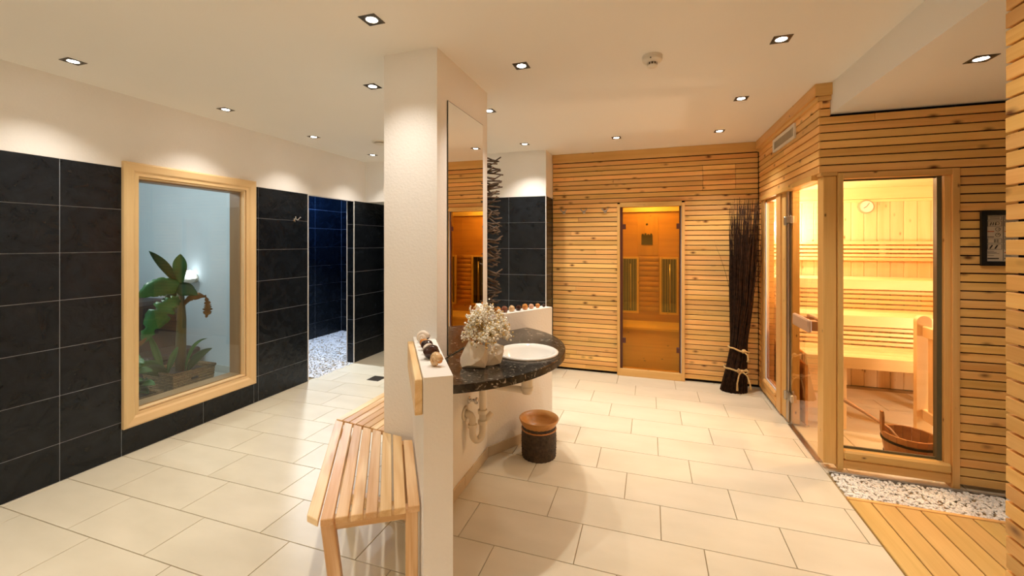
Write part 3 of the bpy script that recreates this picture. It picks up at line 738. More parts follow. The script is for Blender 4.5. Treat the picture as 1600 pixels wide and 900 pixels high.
BKX, BKY = 1.700, 3.610
bk = thing('sauna_bucket', 'dark wooden sauna bucket with tall grip stave', 'bucket', (BKX, BKY, 0))
NS = 18
for k in range(NS):
    a0, a1 = 2 * PI * k / NS, 2 * PI * (k + 1) / NS; g = 0.006
    bm = bmesh.new(); vs = []
    tall = 0.335 if k == 8 else 0.205
    def rr(z): return 0.125 + 0.030 * min(z, 0.205) / 0.205
    zs = [0.0, 0.205] + ([0.30, 0.335] if tall > 0.3 else [])
    cols = []
    for z in zs:
        f = 1.0 if z < 0.32 else 0.6; am = (a0 + a1) / 2
        b0, b1 = am + (a0 - am) * f + g, am + (a1 - am) * f - g
        R = rr(z); cols.append([bm.verts.new((BKX + q * math.cos(t), BKY + q * math.sin(t), z)) for q, t in ((R, b0), (R, b1), (R - 0.016, b1), (R - 0.016, b0))])
    for A, B in zip(cols, cols[1:]):
        for j in range(4): bm.faces.new((A[j], A[(j + 1) % 4], B[(j + 1) % 4], B[j]))
    bm.faces.new(cols[0][::-1]); bm.faces.new(cols[-1])
    place('stave', mesh_of(bm, 'stave'), 'bucket_wood', bk)
MB().lathe([(0, 0.015), (0.118, 0.015), (0.118, 0.03), (0, 0.03)], 24, (BKX, BKY, 0)).build('bucket_floor', 'bucket_wood', bk)
for z in (0.05, 0.155):
    R = 0.125 + 0.030 * z / 0.205
    MB().lathe([(R - 0.002, z - 0.008), (R + 0.004, z - 0.008), (R + 0.006, z + 0.008), (R, z + 0.008), (R - 0.002, z - 0.008)], 32, (BKX, BKY, 0)).build('hoop', 'gap_dark', bk)
ld = thing('sauna_ladle', 'long handled wooden ladle leaning out of the sauna bucket', 'ladle', (BKX, BKY, 0.03))
hp = [Vector((BKX - 0.02, BKY - 0.05, 0.10)), Vector((BKX - 0.10, BKY + 0.03, 0.215)), Vector((BKX - 0.20, BKY + 0.12, 0.275)), Vector((BKX - 0.30, BKY + 0.21, 0.33))]
MB().tube(hp, [0.010, 0.010, 0.011, 0.017], 10).build('handle', 'handle_wood', ld, True)
MB().lathe([(0, -0.035), (0.035, -0.025), (0.042, 0.010), (0.036, 0.010), (0.030, -0.018), (0, -0.026)], 18, hp[0]).build('scoop', 'bucket_wood', ld, True)

def sauna_lamp(loc, n, label, f=1.0):
    t = thing('sauna_lamp', label, 'lamp', loc)
    x, y, z = loc
    MB().lathe([(0, -0.06), (0.045, -0.05), (0.055, 0), (0.045, 0.05), (0, 0.06)], 20, loc).build('bulb', 'warm_glow', t, True)
    nx, ny = n
    slab('bracket', x + 0.04, SX1 - 0.0005, y - 0.01, y + 0.01, z - 0.012, z + 0.012, 'aspen', t) if ny == 0 else (slab('bracket', 1.1385, x - 0.04, y - 0.01, y + 0.01, z - 0.012, z + 0.012, 'aspen', t), slab('bracket', x - 0.01, x + 0.01, y + 0.04, SYB - 0.0005, z - 0.012, z + 0.012, 'aspen', t))
    for k in range(6):
        g = (k - 2.5) * 0.032
        p = Vector((x + nx * 0.09 - ny * g, y + ny * 0.09 + nx * g, z))
        plank('shade_slat', p - Vector((0, 0, 0.12)), p + Vector((0, 0, 0.12)), (nx, ny, 0), 0.014, 0.006, 'aspen', t)
    light('sauna_lamp_light', 'POINT', (x + nx * 0.14, y + ny * 0.14, z), SAUNA_W * f, (1.0, 0.87, 0.76), t, 0.06)
sauna_lamp((2.93, 3.72, 0.62), (-1, 0), 'slatted wooden lamp shade low on the sauna end wall', 1.5)
sauna_lamp((1.27, 5.28, 1.70), (0.707, -0.707), 'slatted wooden corner lamp glowing inside the sauna', 0.8)

t = thing('sauna_fill_lamp', 'unseen round fill lamp added under the sauna ceiling', 'lamp', (1.72, 3.80, 2.10))  # unseen lamp, added to brighten the sauna floor and bench fronts
MB().lathe([(0, 0), (0.075, 0), (0.070, 0.022), (0.045, 0.034), (0, 0.036)], 28, (1.72, 3.80, 2.10), (0, 0, -1)).build('diffuser', 'warm_glow', t, True)
MB().lathe([(0.072, 0), (0.088, 0), (0.088, 0.014), (0.075, 0.018), (0.072, 0)], 28, (1.72, 3.80, 2.10), (0, 0, -1)).build('rim', 'aspen', t, True)
light('sauna_fill_light', 'POINT', (1.72, 3.80, 2.03), 55.0, (1.0, 0.80, 0.55), t, 0.05)

# ------------------------------------------------------------------ infrared cabin behind the amber door
door_1 = group_root('door_1', 'amber glass door of the infrared cabin in larch frame')
slab('frame_member', DX0, DX0 + 0.032, YB - 0.030, YB + 0.08, 0, DZ, 'larch_trim', door_1)
slab('frame_member', DX1 - 0.032, DX1, YB - 0.030, YB + 0.08, 0, DZ, 'larch_trim', door_1)
slab('frame_member', DX0 + 0.032, DX1 - 0.032, YB - 0.030, YB + 0.08, 1.935, DZ + 0.016, 'larch_trim', door_1)
slab('threshold', DX0 + 0.032, DX1 - 0.032, YB - 0.030, YB + 0.08, 0, 0.080, 'larch_trim', door_1)
slab('channel', DX0 + 0.032, DX0 + 0.060, YB - 0.002, YB + 0.05, 0.080, 1.935, 'brown_channel', door_1)
slab('channel', DX1 - 0.056, DX1 - 0.040, YB - 0.002, YB + 0.05, 0.080, 1.935, 'brown_channel', door_1)
slab('channel_strip', DX1 - 0.040, DX1 - 0.032, YB - 0.006, YB + 0.05, 0.080, 1.935, 'white_strip', door_1)
slab('pane', DX0 + 0.052, DX1 - 0.052, YB + 0.010, YB + 0.018, 0.084, 1.930, 'amber_glass', door_1, 0)
for x0, x1, zz in ((DX0 + 0.055, DX0 + 0.095, 1.71), (DX0 + 0.055, DX0 + 0.095, 0.40), (DX1 - 0.085, DX1 - 0.052, 1.71), (DX1 - 0.085, DX1 - 0.052, 0.33)):
    slab('hinge', x0, x1, YB + 0.000, YB + 0.010, zz - 0.03, zz + 0.03, 'brown_channel', door_1)

CYB = 5.80
cabin_walls = MB().box(-1.0, 1.0, CYB, CYB + 0.08, 0, 2.15).box(-1.08, -1.0, YB + 0.1, CYB + 0.08, 0, 2.15).box(1.0, 1.08, YB + 0.1, CYB + 0.08, 0, 2.15)
wall_cabin = struct(cabin_walls.build('wall_cabin', 'cedar_log'), 'reddish cedar panelling inside the infrared cabin')
struct(MB().box(-1.08, 1.08, YB + 0.1, CYB + 0.08, 2.15, 2.22).build('ceiling_cabin', 'pine'), 'cabin ceiling')
def half_log(x0, x1, z, r):
    bm = bmesh.new(); n = 8; A = []; B = []
    for k in range(n + 1):
        a = PI * k / n; y, zz = -math.sin(a) * r * 0.7, math.cos(a) * r
        A.append(bm.verts.new((-(x1 - x0) / 2, y, zz))); B.append(bm.verts.new(((x1 - x0) / 2, y, zz)))
    for k in range(n): bm.faces.new((A[k], B[k], B[k + 1], A[k + 1]))
    bm.faces.new(A); bm.faces.new(B[::-1]); bm.faces.new((A[0], A[-1], B[-1], B[0]))
    return mesh_of(bm, 'log', True)
lm = half_log(-0.1225, 0.1225, 0, 0.033)
for xl in (-0.500, -0.015, 0.475):
    for k in range(11): place('log', lm, 'cedar_log', wall_cabin, T(xl, CYB - 0.001, 0.655 + k * 0.066))
slab('cornice', -0.98, 0.98, CYB - 0.05, CYB - 0.001, 1.93, 2.02, 'pine', wall_cabin)
for (xc, lb) in ((-0.258, 'tall dark infrared heater nearest the robe hooks, behind the amber door'), (0.230, 'tall dark infrared heater nearest the twig bundle, behind the amber door'), (0.720, 'tall dark infrared heater in the cabin corner, seen only in the mirror')):
    t = thing('infrared_heater', lb, 'heater', (xc, CYB, 0.60), 0, 'infrared heaters in the cabin')
    slab('back_plate', xc - 0.09, xc + 0.09, CYB - 0.012, CYB - 0.001, 0.625, 1.315, 'black_frame', t)
    for a, b, c, d in ((xc - 0.115, xc - 0.09, 0.60, 1.34), (xc + 0.09, xc + 0.115, 0.60, 1.34)): slab('frame', a, b, CYB - 0.05, CYB - 0.001, c, d, 'pine', t)
    slab('frame', xc - 0.09, xc + 0.09, CYB - 0.05, CYB - 0.001, 1.315, 1.34, 'pine', t); slab('frame', xc - 0.09, xc + 0.09, CYB - 0.05, CYB - 0.001, 0.60, 0.625, 'pine', t)
    MB().tube([(xc + 0.01, CYB - 0.03, 0.66), (xc + 0.01, CYB - 0.03, 1.25)], 0.010, 10).build('heating_tube', 'brushed_steel', t, True)
    for k in range(6): slab('bar', xc - 0.08 + k * 0.032, xc - 0.076 + k * 0.032, CYB - 0.046, CYB - 0.042, 0.625, 1.315, 'brushed_steel', t, 0)
cs = thing('cabin_bench', 'plain wooden seat along the infrared cabin wall', 'bench', (0, 5.55, 0))
for k in range(5): slab('seat_slat', -0.97, 0.97, 5.30 + k * 0.098, 5.393 + k * 0.098, 0.475, 0.500, 'pine', cs)
slab('front_panel', -0.97, 0.97, 5.325, 5.345, 0.0, 0.475, 'cedar_log', cs)
cp = thing('cabin_control', 'black square control display on the cabin wall', 'control panel', (-0.04, CYB, 1.5))
slab('surround', -0.16, 0.10, CYB - 0.008, CYB - 0.001, 1.36, 1.86, 'cedar_log', cp)
slab('display', -0.11, 0.03, CYB - 0.020, CYB - 0.008, 1.50, 1.63, 'black_frame', cp)
for k, zz in enumerate((0.014, 0.022, 0.010, 0.018)): slab('tab', -0.105 + k * 0.035, -0.082 + k * 0.035, CYB - 0.018, CYB - 0.008, 1.63, 1.63 + zz, 'black_frame', cp)
MB().lathe([(0, 0.0), (0.013, 0.0), (0.013, 0.012), (0, 0.014)], 16, (-0.04, CYB - 0.008, 1.77), (0, -1, 0)).build('sensor_knob', 'black_frame', cp, True)
cl = thing('cabin_lamp', 'small warm ceiling lamp inside the infrared cabin', 'lamp', (0, 5.35, 2.15))
MB().lathe([(0, -0.03), (0.06, -0.025), (0.08, 0), (0, 0)], 24, (0, 5.35, 2.15)).build('diffuser', 'warm_glow', cl, True)
light('cabin_lamp_light', 'POINT', (0, 5.35, 2.05), CABIN_W, (1.0, 0.72, 0.38), cl, 0.06)

# ================================================================== THINGS
# ------------------------------------------------------------------ recessed spots
def downlight(loc, label, f=1.0):
    t = thing('ceiling_spot', label, 'spotlight', loc, 0, 'square recessed ceiling spots')
    x, y, z = loc; h = 0.044
    mitred('bezel_side', t, (x, y, z), (1, 0, 0), (0, 1, 0), (0, 0, -1), -h, h, -h, h, [(0, 0.0), (0, 0.003), (0.010, 0.004), (0.016, 0.0)], 'lamp_housing')
    MB().lathe([(0.040, -0.001), (0.032, 0.002), (0.026, -0.0005), (0.040, -0.001)], 24, (x, y, z - 0.002), (0, 0, -1)).build('ring', 'lamp_housing', t, True)
    MB().lathe([(0, 0.0025), (0.020, 0.002), (0.026, 0.0005), (0, 0.0005)], 24, (x, y, z - 0.001), (0, 0, -1)).build('bulb', 'bulb_glow', t, True)
    light('spot_beam', 'SPOT', (x, y, z - 0.008), SPOT_W * f, WARM, t, 0.022, (0, 0, 0), math.radians(106), 0.9)
    return t
SPOTS = [((-3.21, 1.53), 'square ceiling spot over the slate wall, before the oak window', 0.85),
         ((-3.21, 2.46), 'square ceiling spot over the slate wall, above the oak window', 0.85),
         ((-3.20, 3.37), 'square ceiling spot over the slate wall, above the chrome hook', 0.90),
         ((-3.18, 4.28), 'square ceiling spot above the shower opening', 0.95),
         ((-1.26, 1.69), 'square ceiling spot above the front of the slatted bench', 0.80),
         ((-1.79, 2.41), 'square ceiling spot just beside the pillar on the slate wall side', 1.00),
         ((-0.734, 2.41), 'square ceiling spot above the washbasin', 1.20),
         ((-1.23, 3.15), 'square ceiling spot half hidden behind the pillar', 1.10),
         ((-1.28, 4.32), 'square ceiling spot before the black tiled pier with white top', 1.35),
         ((-0.325, 4.35), 'square ceiling spot before the robe hooks and amber door', 1.75),
         ((0.624, 4.40), 'square ceiling spot before the twig bundle corner', 1.75),
         ((0.636, 3.46), 'square ceiling spot beside the white wall vent of the sauna', 0.45),
         ((0.65, 2.52), 'square ceiling spot between smoke detector and deck niche', 0.55),
         ((0.65, 1.55), 'square ceiling spot nearer than the smoke detector, out of view', 0.40),
         ((-2.2, 0.75), 'square ceiling spot overhead the bench side, out of view', 0.75),
         ((-3.21, 0.60), 'added square fill spot over the slate wall, out of view', 0.80),  # rest of this list: unseen spots added for fill light
         ((0.60, -0.45), 'added square fill spot behind the camera, nearest the larch wall', 1.5),
         ((-0.55, -0.45), 'added square fill spot behind the camera, second from the larch wall', 1.3),
         ((-1.80, -0.45), 'added square fill spot behind the camera, third from the larch wall', 1.3),
         ((-3.05, -0.45), 'added square fill spot behind the camera, nearest the slate wall')]
for sp_ in SPOTS: downlight((sp_[0][0], sp_[0][1], CEIL), *sp_[1:])
downlight((1.474, 2.557, LOWC), 'square spot in the lowered ceiling over the deck')
downlight((1.60, 1.2, LOWC), 'square spot in the lowered ceiling nearer the wall, out of view')

sd = thing('smoke_detector', 'round white smoke detector on the ceiling', 'smoke detector', (0.011, 2.522, CEIL))
c0 = (0.011, 2.522, CEIL)
MB().lathe([(0, 0), (0.055, 0), (0.055, 0.014), (0.053, 0.016), (0, 0.016)], 36, c0, (0, 0, -1)).build('mount', 'white_plastic', sd, True, None, 0.6)
MB().lathe([(0.0, 0.017), (0.055, 0.017), (0.054, 0.026), (0.045, 0.035), (0.030, 0.038), (0, 0.038)], 36, c0, (0, 0, -1)).build('body', 'white_plastic', sd, True, None, 0.6)
MB().lathe([(0.0, 0.038), (0.025, 0.038), (0.025, 0.052), (0, 0.052)], 28, c0, (0, 0, -1)).build('chamber', 'dark_slot', sd)
for k in range(10):
    a = 2 * PI * k / 10; slab('rib', c0[0] + 0.026 * math.cos(a) - 0.002, c0[0] + 0.026 * math.cos(a) + 0.002, c0[1] + 0.026 * math.sin(a) - 0.002, c0[1] + 0.026 * math.sin(a) + 0.002, CEIL - 0.053, CEIL - 0.037, 'white_plastic', sd, 0)
MB().lathe([(0, 0.052), (0.028, 0.052), (0.028, 0.058), (0.020, 0.063), (0, 0.064)], 28, c0, (0, 0, -1)).build('cap', 'white_plastic', sd, True, None, 0.7)
slab('status_light', c0[0] - 0.012, c0[0] - 0.006, c0[1] - 0.056, c0[1] - 0.050, CEIL - 0.030, CEIL - 0.024, 'dark_slot', sd, 0)

dv = thing('ceiling_valve', 'round white ceiling air valve by the pillar', 'air vent', (-2.70, 3.76, CEIL))
MB().lathe([(0, 0), (0.085, 0), (0.085, 0.006), (0.070, 0.012), (0.066, 0.006), (0, 0.006)], 36, (-2.70, 3.76, CEIL), (0, 0, -1)).build('collar', 'white_plastic', dv, True, None, 0.7)
MB().lathe([(0, 0.006), (0.012, 0.006), (0.012, 0.016), (0.055, 0.018), (0.055, 0.024), (0, 0.026)], 36, (-2.70, 3.76, CEIL), (0, 0, -1)).build('plate', 'white_plastic', dv, True, None, 0.7)

# ------------------------------------------------------------------ wall vent on the sauna side
vt = thing('wall_vent', 'long white slotted vent grille on the sauna boards', 'vent', (XS, 4.10, 2.40))
VX = XS - 0.001
mitred('frame_member', vt, (VX, 0, 0), (0, 1, 0), (0, 0, 1), (-1, 0, 0), 3.80, 4.40, 2.345, 2.460, [(0, 0), (0, 0.014), (0.012, 0.016), (0.024, 0.008), (0.024, 0)], 'white_plastic')
slab('back_plate', VX - 0.003, VX, 3.824, 4.376, 2.369, 2.436, 'grille_slot', vt)
for k in range(26):
    y = 3.834 + k * 0.0212
    slab('louvre', VX - 0.009, VX - 0.003, y, y + 0.009, 2.369, 2.436, 'grille_louvre', vt, 0)

# ------------------------------------------------------------------ robe hooks
def hook(name, loc, n, label, mat):
    t = thing(name, label, 'hook', loc, 0, 'robe hooks')
    p = Vector(loc); n = Vector(n); s = Vector((-n.y, n.x, 0)); u = Vector((0, 0, 1))
    MB().lathe([(0, 0), (0.019, 0), (0.019, 0.006), (0.010, 0.009), (0.008, 0.030), (0, 0.030)], 20, p, n).build('rosette', mat, t, True, None, 0.6)
    for sg in (-1, 1):
        pts = [p + n * 0.026, p + n * 0.034 + s * sg * 0.012 + u * 0.006, p + n * 0.040 + s * sg * 0.026 + u * 0.022, p + n * 0.044 + s * sg * 0.034 + u * 0.034]
        MB().tube(pts, [0.0065, 0.006, 0.006, 0.007], 10).build('prong', mat, t, True)
hook('robe_hook', (XL, 3.50, 1.765), (1, 0, 0), 'chrome double robe hook on the black slate wall', 'chrome')
for x, lb in ((-0.985, 'steel double hook on the larch wall, nearest the black pier'), (-0.745, 'steel double hook on the larch wall, middle of three'), (-0.497, 'steel double hook on the larch wall, nearest the amber door')):
    hook('robe_hook', (x, YB - BT - 0.0005 + 0.02 - 0.0015, 1.888), (0, -1, 0), lb, 'brushed_steel')

# ------------------------------------------------------------------ framed rules on the sauna front
ps = thing('rules_sign', 'black framed sheet of sauna rules on larch boards', 'sign', (2.06, YF, 1.38))
PYF = YF - 0.001
mitred('frame_member', ps, (0, PYF, 0), (1, 0, 0), (0, 0, 1), (0, -1, 0), 1.912, 2.20, 1.383, 1.716, [(0, 0), (0, 0.016), (0.026, 0.016), (0.028, 0.008), (0.028, 0)], 'black_frame')
sh = slab('sheet', 1.938, 2.174, PYF - 0.006, PYF - 0.001, 1.409, 1.690, 'paper', ps, 0)
PS = PYF - 0.0075
def ink(x0, x1, z0, z1, mat='ink'): slab('print', x0, x1, PS, PS + 0.0015, z0, z1, mat, sh, 0)
def box_line(x0, x1, z0, z1, t=0.0014):
    ink(x0, x1, z1 - t, z1); ink(x0, x1, z0, z0 + t); ink(x0, x0 + t, z0, z1); ink(x1 - t, x1, z0, z1)
def ring(cx, cz, r, mat='ink'):
    MB().lathe([(r - 0.0016, 0), (r, 0), (r, 0.0015), (r - 0.0016, 0.0015), (r - 0.0016, 0)], 20, (cx, PS + 0.0015, cz), (0, -1, 0)).build('print', mat, sh)
for col in range(2):
    X0 = 1.945 + col * 0.078; X1 = X0 + 0.066
    box_line(X0, X1, 1.660, 1.684)
    for k in range(2): ink(X0 + 0.010, X1 - 0.010, 1.676 - k * 0.010, 1.679 - k * 0.010)
    box_line(X0, X1, 1.622, 1.654)
    for k in range(3): plank('print', (X0 + 0.012 + k * 0.012, PS, 1.628), (X0 + 0.018 + k * 0.010, PS, 1.646), (0, -1, 0), 0.004, 0.0015, 'ink', sh, 0)
    ring(X0 + 0.046, 1.640, 0.009)
    ring(X0 + 0.048, 1.604, 0.012); ring(X0 + 0.048, 1.570, 0.012)
    plank('print', (X0 + 0.048, PS, 1.604), (X0 + 0.055, PS, 1.608), (0, -1, 0), 0.002, 0.0015, 'ink', sh, 0)
    plank('print', (X0 + 0.048, PS, 1.570), (X0 + 0.052, PS, 1.577), (0, -1, 0), 0.002, 0.0015, 'ink', sh, 0)
    ink(X0, X0 + 0.030, 1.588, 1.593, 'ink_red'); ink(X0, X0 + 0.030, 1.556, 1.560)
    box_line(X0, X1, 1.520, 1.548)
    for k in range(4): ring(X0 + 0.034 + (k % 2) * 0.012, 1.529 + (k // 2) * 0.010, 0.004)
    box_line(X0, X1, 1.482, 1.514)
    for k in range(2): plank('print', (X0 + 0.010 + k * 0.024, PS, 1.487), (X0 + 0.022 + k * 0.024, PS, 1.508), (0, -1, 0), 0.006, 0.0015, 'ink', sh, 0)
    if col == 0:
        for k in range(3): ink(X0, X0 + 0.03 + 0.012 * k, 1.470 - k * 0.007, 1.472 - k * 0.007)
    else: ink(X0, X1, 1.461, 1.466, 'ink_red')
    ink(X0, X0 + 0.030, 1.444, 1.446); ink(X0, X0 + 0.052, 1.424, 1.431)
ink(2.0165, 2.0185, 1.415, 1.684)

# ------------------------------------------------------------------ floor drain
fd = thing('floor_drain', 'dark square floor drain in the beige tiles', 'drain', (-2.92, 4.0, 0))
MB().box(-2.995, -2.845, 3.925, 4.075, 0.0, 0.003).build('plate', 'dark_slot', fd)
for k in range(6): slab('bar', -2.985 + k * 0.024, -2.973 + k * 0.024, 3.935, 4.065, 0.003, 0.006, 'lamp_housing', fd, 0)

# ------------------------------------------------------------------ mirror
mi = thing('wall_mirror', 'tall frameless mirror on the pillar over the counter', 'mirror', (PX1, 2.42, 0.875))
slab('backing', PX1 + 0.0005, PX1 + 0.0055, 2.155, 2.682, 0.877, 2.334, 'mirror_edge', mi, 0)
slab('glass', PX1 + 0.0055, PX1 + 0.0065, 2.158, 2.679, 0.880, 2.331, 'mirror', mi, 0)

# ------------------------------------------------------------------ washstand counter with basin
CC = Vector((-1.27, 2.40)); CR = 0.79; CT = 0.873; CB = 0.833
BC = Vector((-0.692, 2.385)); BR = 0.172
def inside(p): return p.dot(NV) >= WL_N1 + 0.001 and (p - Vector((PX1, PY1))).dot(Vector((0.855, -0.519))) >= 0.001 and p.x > PX1 + 0.001
arc = [p for p in (CC + CR * Vector((math.cos(a), math.sin(a))) for a in [-PI / 2 + PI * k / 600 for k in range(601)]) if inside(p)]
arc = arc[::6] + [arc[-1]]
poly = [Vector((PX1 + 0.001, 2.028))] + arc + [Vector((PX1 + 0.001, PY1 - 0.001))]
bm = bmesh.new()
def loop(pts, z):
    vs = [bm.verts.new((p.x, p.y, z)) for p in pts]
    es = [bm.edges.new((vs[i], vs[(i + 1) % len(vs)])) for i in range(len(vs))]
    return vs, es
HN = 40
hole = [BC + BR * Vector((math.cos(2 * PI * k / HN), math.sin(2 * PI * k / HN))) for k in range(HN)]
cen = sum(poly, Vector((0, 0))) / len(poly)
inset = [p + (cen - p).normalized() * 0.003 for p in poly]
vt_, et_ = loop(inset, CT); vh_, eh_ = loop(hole, CT)
bmesh.ops.triangle_fill(bm, use_beauty=True, edges=et_ + eh_)
vb_, eb_ = loop(poly, CB); vg_, eg_ = loop(hole, CB)
bmesh.ops.triangle_fill(bm, use_beauty=True, edges=eb_ + eg_)
vm_ = [bm.verts.new((p.x, p.y, CT - 0.004)) for p in poly]
for a, b in ((vt_, vm_), (vm_, vb_), (vh_, vg_)):
    n = len(a)
    for i in range(n): bm.faces.new((a[i], a[(i + 1) % n], b[(i + 1) % n], b[i]))
ct = place('washstand_counter', mesh_of(bm, 'counter'), 'counter_stone')
tag(ct, 'black veined stone counter with curved front fixed to the pillar', 'countertop')

wb = thing('washbasin', 'round white ceramic basin set into the black counter', 'washbasin', (BC.x, BC.y, CT))
prof = [(BR - 0.004, -0.002), (BR + 0.014, 0.0005), (BR + 0.013, 0.008), (BR + 0.004, 0.013), (BR - 0.010, 0.010), (BR - 0.020, -0.010), (BR - 0.036, -0.060), (BR - 0.075, -0.100), (0.03, -0.112), (0.022, -0.114), (0.022, -0.125), (0.05, -0.122), (BR - 0.070, -0.108), (BR - 0.028, -0.065), (BR - 0.012, -0.012), (BR - 0.004, -0.002)]
MB().lathe(prof, 56, (BC.x, BC.y, CT)).build('bowl', 'ceramic', wb, True)
MB().lathe([(0, -0.112), (0.021, -0.112), (0.024, -0.108), (0, -0.106)], 24, (BC.x, BC.y, CT)).build('drain_plug', 'chrome', wb, True)

pp = thing('waste_pipe', 'white plastic siphon and waste pipe under the counter', 'pipe', (-1.0, 2.44, 0.28))
zc = CT - 0.126
def lathe_at(prof, loc, name, mat, par, n=20): MB().lathe(prof, n, loc).build(name, mat, par, True, None, 0.7)
lathe_at([(0, 0), (0.030, 0), (0.034, -0.02), (0.034, -0.075), (0.037, -0.075), (0.037, -0.095), (0.031, -0.098), (0.028, -0.115), (0, -0.118)], (BC.x, BC.y, zc), 'drain_cup', 'pipe_plastic', pp)
VPX, VPY = -1.000, 2.444
MB().tube([(BC.x - 0.02, BC.y, zc - 0.098), (VPX + 0.05, VPY - 0.006, zc - 0.112), (VPX + 0.012, VPY, zc - 0.118), (VPX, VPY, zc - 0.135), (VPX, VPY, zc - 0.16)], 0.020, 14).build('run_pipe', 'pipe_plastic', pp, True)
MB().tube([(VPX, VPY, zc + 0.02), (VPX, VPY, 0.40)], 0.0215, 16).build('down_pipe', 'pipe_plastic', pp, True)
for z in (0.465, 0.40): lathe_at([(0.020, 0.012), (0.029, 0.010), (0.029, -0.012), (0.020, -0.012)], (VPX, VPY, z), 'collar', 'pipe_plastic', pp)
w2 = Vector((-1.050, 2.402)); tr = []
for k in range(13):
    a = PI * k / 12; m = (Vector((VPX, VPY)) + w2) / 2; h = (Vector((VPX, VPY)) - w2) / 2
    q = m + h * math.cos(a); tr.append((q.x, q.y, 0.345 - 0.055 * math.sin(a)))
MB().tube([(VPX, VPY, 0.41)] + tr + [(w2.x, w2.y, 0.40), (w2.x, w2.y, 0.43), (w2.x - 0.012, w2.y - 0.002, 0.450), (w2.x - 0.028, w2.y - 0.004, 0.458), (PX1 + 0.002, w2.y - 0.006, 0.458)], 0.0215, 14).build('trap', 'pipe_plastic', pp, True)
lathe_at([(0.020, 0.012), (0.029, 0.010), (0.029, -0.012), (0.020, -0.012)], (w2.x, w2.y, 0.385), 'collar', 'pipe_plastic', pp)
MB().lathe([(0.022, 0), (0.046, 0), (0.042, 0.008), (0.024, 0.010), (0.022, 0)], 24, (PX1 + 0.001, w2.y - 0.006, 0.458), (1, 0, 0)).build('rosette', 'pipe_plastic', pp, True)
MB().tube([(VPX, VPY, 0.40), (VPX + 0.03, VPY + 0.03, 0.425), (VPX + 0.045, VPY + 0.045, 0.445)], [0.018, 0.018, 0.016], 12).build('branch', 'pipe_plastic', pp, True)
av = thing('angle_valve', 'small chrome angle valve on the pillar below the counter', 'valve', (PX1, 2.415, 0.505))
MB().tube([(PX1 + 0.001, 2.46, 0.520), (PX1 + 0.045, 2.46, 0.520)], 0.009, 12).build('body', 'chrome', av, True)
MB().lathe([(0, 0), (0.024, 0), (0.022, 0.006), (0.009, 0.008), (0, 0.008)], 20, (PX1 + 0.001, 2.46, 0.520), (1, 0, 0)).build('rosette', 'chrome', av, True)
MB().lathe([(0, 0), (0.020, 0), (0.022, 0.006), (0.020, 0.014), (0, 0.014)], 14, (PX1 + 0.045, 2.46, 0.520), (1, 0, 0)).build('knob', 'chrome', av, True)

# ------------------------------------------------------------------ waste bin
BN = Vector((-0.760, 2.925)); bi = thing('waste_bin', 'dark woven waste bin with wooden bowl top beside the basin wall', 'bin', (BN.x, BN.y, 0))
pr = []
for k in range(33):
    z = 0.225 * k / 32; r = 0.119 + 0.004 * math.sin(k * PI / 32) + (0.0022 if k % 2 else 0); pr.append((r, z))
wvb = MB().lathe([(0, 0)] + pr + [(0.112, 0.225), (0.108, 0.02), (0, 0.02)], 48, (BN.x, BN.y, 0))
for v in wvb.bm.verts:      # the diagonal weave stands out in relief
    dx, dy = v.co.x - BN.x, v.co.y - BN.y; r = math.hypot(dx, dy)
    if r > 0.115:
        a = math.atan2(dy, dx); q = 1 + 0.028 * math.sin(12 * a + v.co.z * 150) * math.sin(12 * a - v.co.z * 150)
        v.co.x, v.co.y = BN.x + dx * q, BN.y + dy * q
wvb.build('woven_body', 'bin_weave', bi, True)
MB().lathe([(0.120, 0.190), (0.1265, 0.192), (0.1265, 0.199), (0.120, 0.201), (0.120, 0.190)], 48, (BN.x, BN.y, 0)).build('band', 'bowl_wood', bi, True)
MB().lathe([(0.070, 0.175), (0.100, 0.192), (0.126, 0.228), (0.142, 0.266), (0.138, 0.270), (0.120, 0.236), (0.094, 0.203), (0.060, 0.186), (0.0, 0.184), (0.0, 0.175), (0.070, 0.175)], 56, (BN.x, BN.y, 0)).build('bowl_top', 'bowl_wood', bi, True)

# ------------------------------------------------------------------ slatted bench around the pillar
be = thing('slatted_bench', 'angled pale wooden slat bench around the pillar foot', 'bench', (-1.4, 1.9, 0))
SH, ST = 0.45, 0.028
B0, B1 = -0.313, 0.118
NSL = 8; gp = 0.009; sw = (B1 - B0 - gp * (NSL - 1)) / NSL
def mitre_d(n): return (0.6706 * n - 1.8575 + 0.008) / 0.7521      # slats of the front part end on the mitre
def mitre_y(x): return 1.8575 - 0.127 * x
def bench_front(n): return -1.766 + (n - B0) / (B1 - B0) * 0.014
def slat_prism(poly, M):
    mb = MB().prism(poly, -ST / 2, ST / 2)
    bmesh.ops.recalc_face_normals(mb.bm, faces=mb.bm.faces)
    bmesh.ops.bevel(mb.bm, geom=mb.bm.edges[:], offset=0.0025, segments=1, affect='EDGES')
    place('seat_slat', mesh_of(mb.bm, 'slat'), 'ash', be, M)
for k in range(NSL):
    n0 = B0 + k * (sw + gp); n1 = n0 + sw
    d0, d1 = mitre_d(n0), mitre_d(n1)
    if n1 > 0.10: d0, d1 = max(d0, -2.36), max(d1, -2.345)
    f0, f1 = bench_front(n0), bench_front(n1)
    if k == 0: f0 = -1.812
    dc, nc = (d0 + f0) / 2, (n0 + n1) / 2
    M = Matrix(((DV.x, NV.x, 0, 0), (DV.y, NV.y, 0, 0), (0, 0, -1, 0), (0, 0, 0, 1))); c2 = nd(nc, dc); M.translation = (c2[0], c2[1], SH - ST / 2)
    slat_prism([(d - dc, n - nc) for d, n in ((d0, n0), (f0, n0), (f1, n1), (d1, n1))], M)
NB = 7; x0b = -1.816; wB = (PX0 - 0.004 - x0b - 0.006 * (NB - 1)) / NB
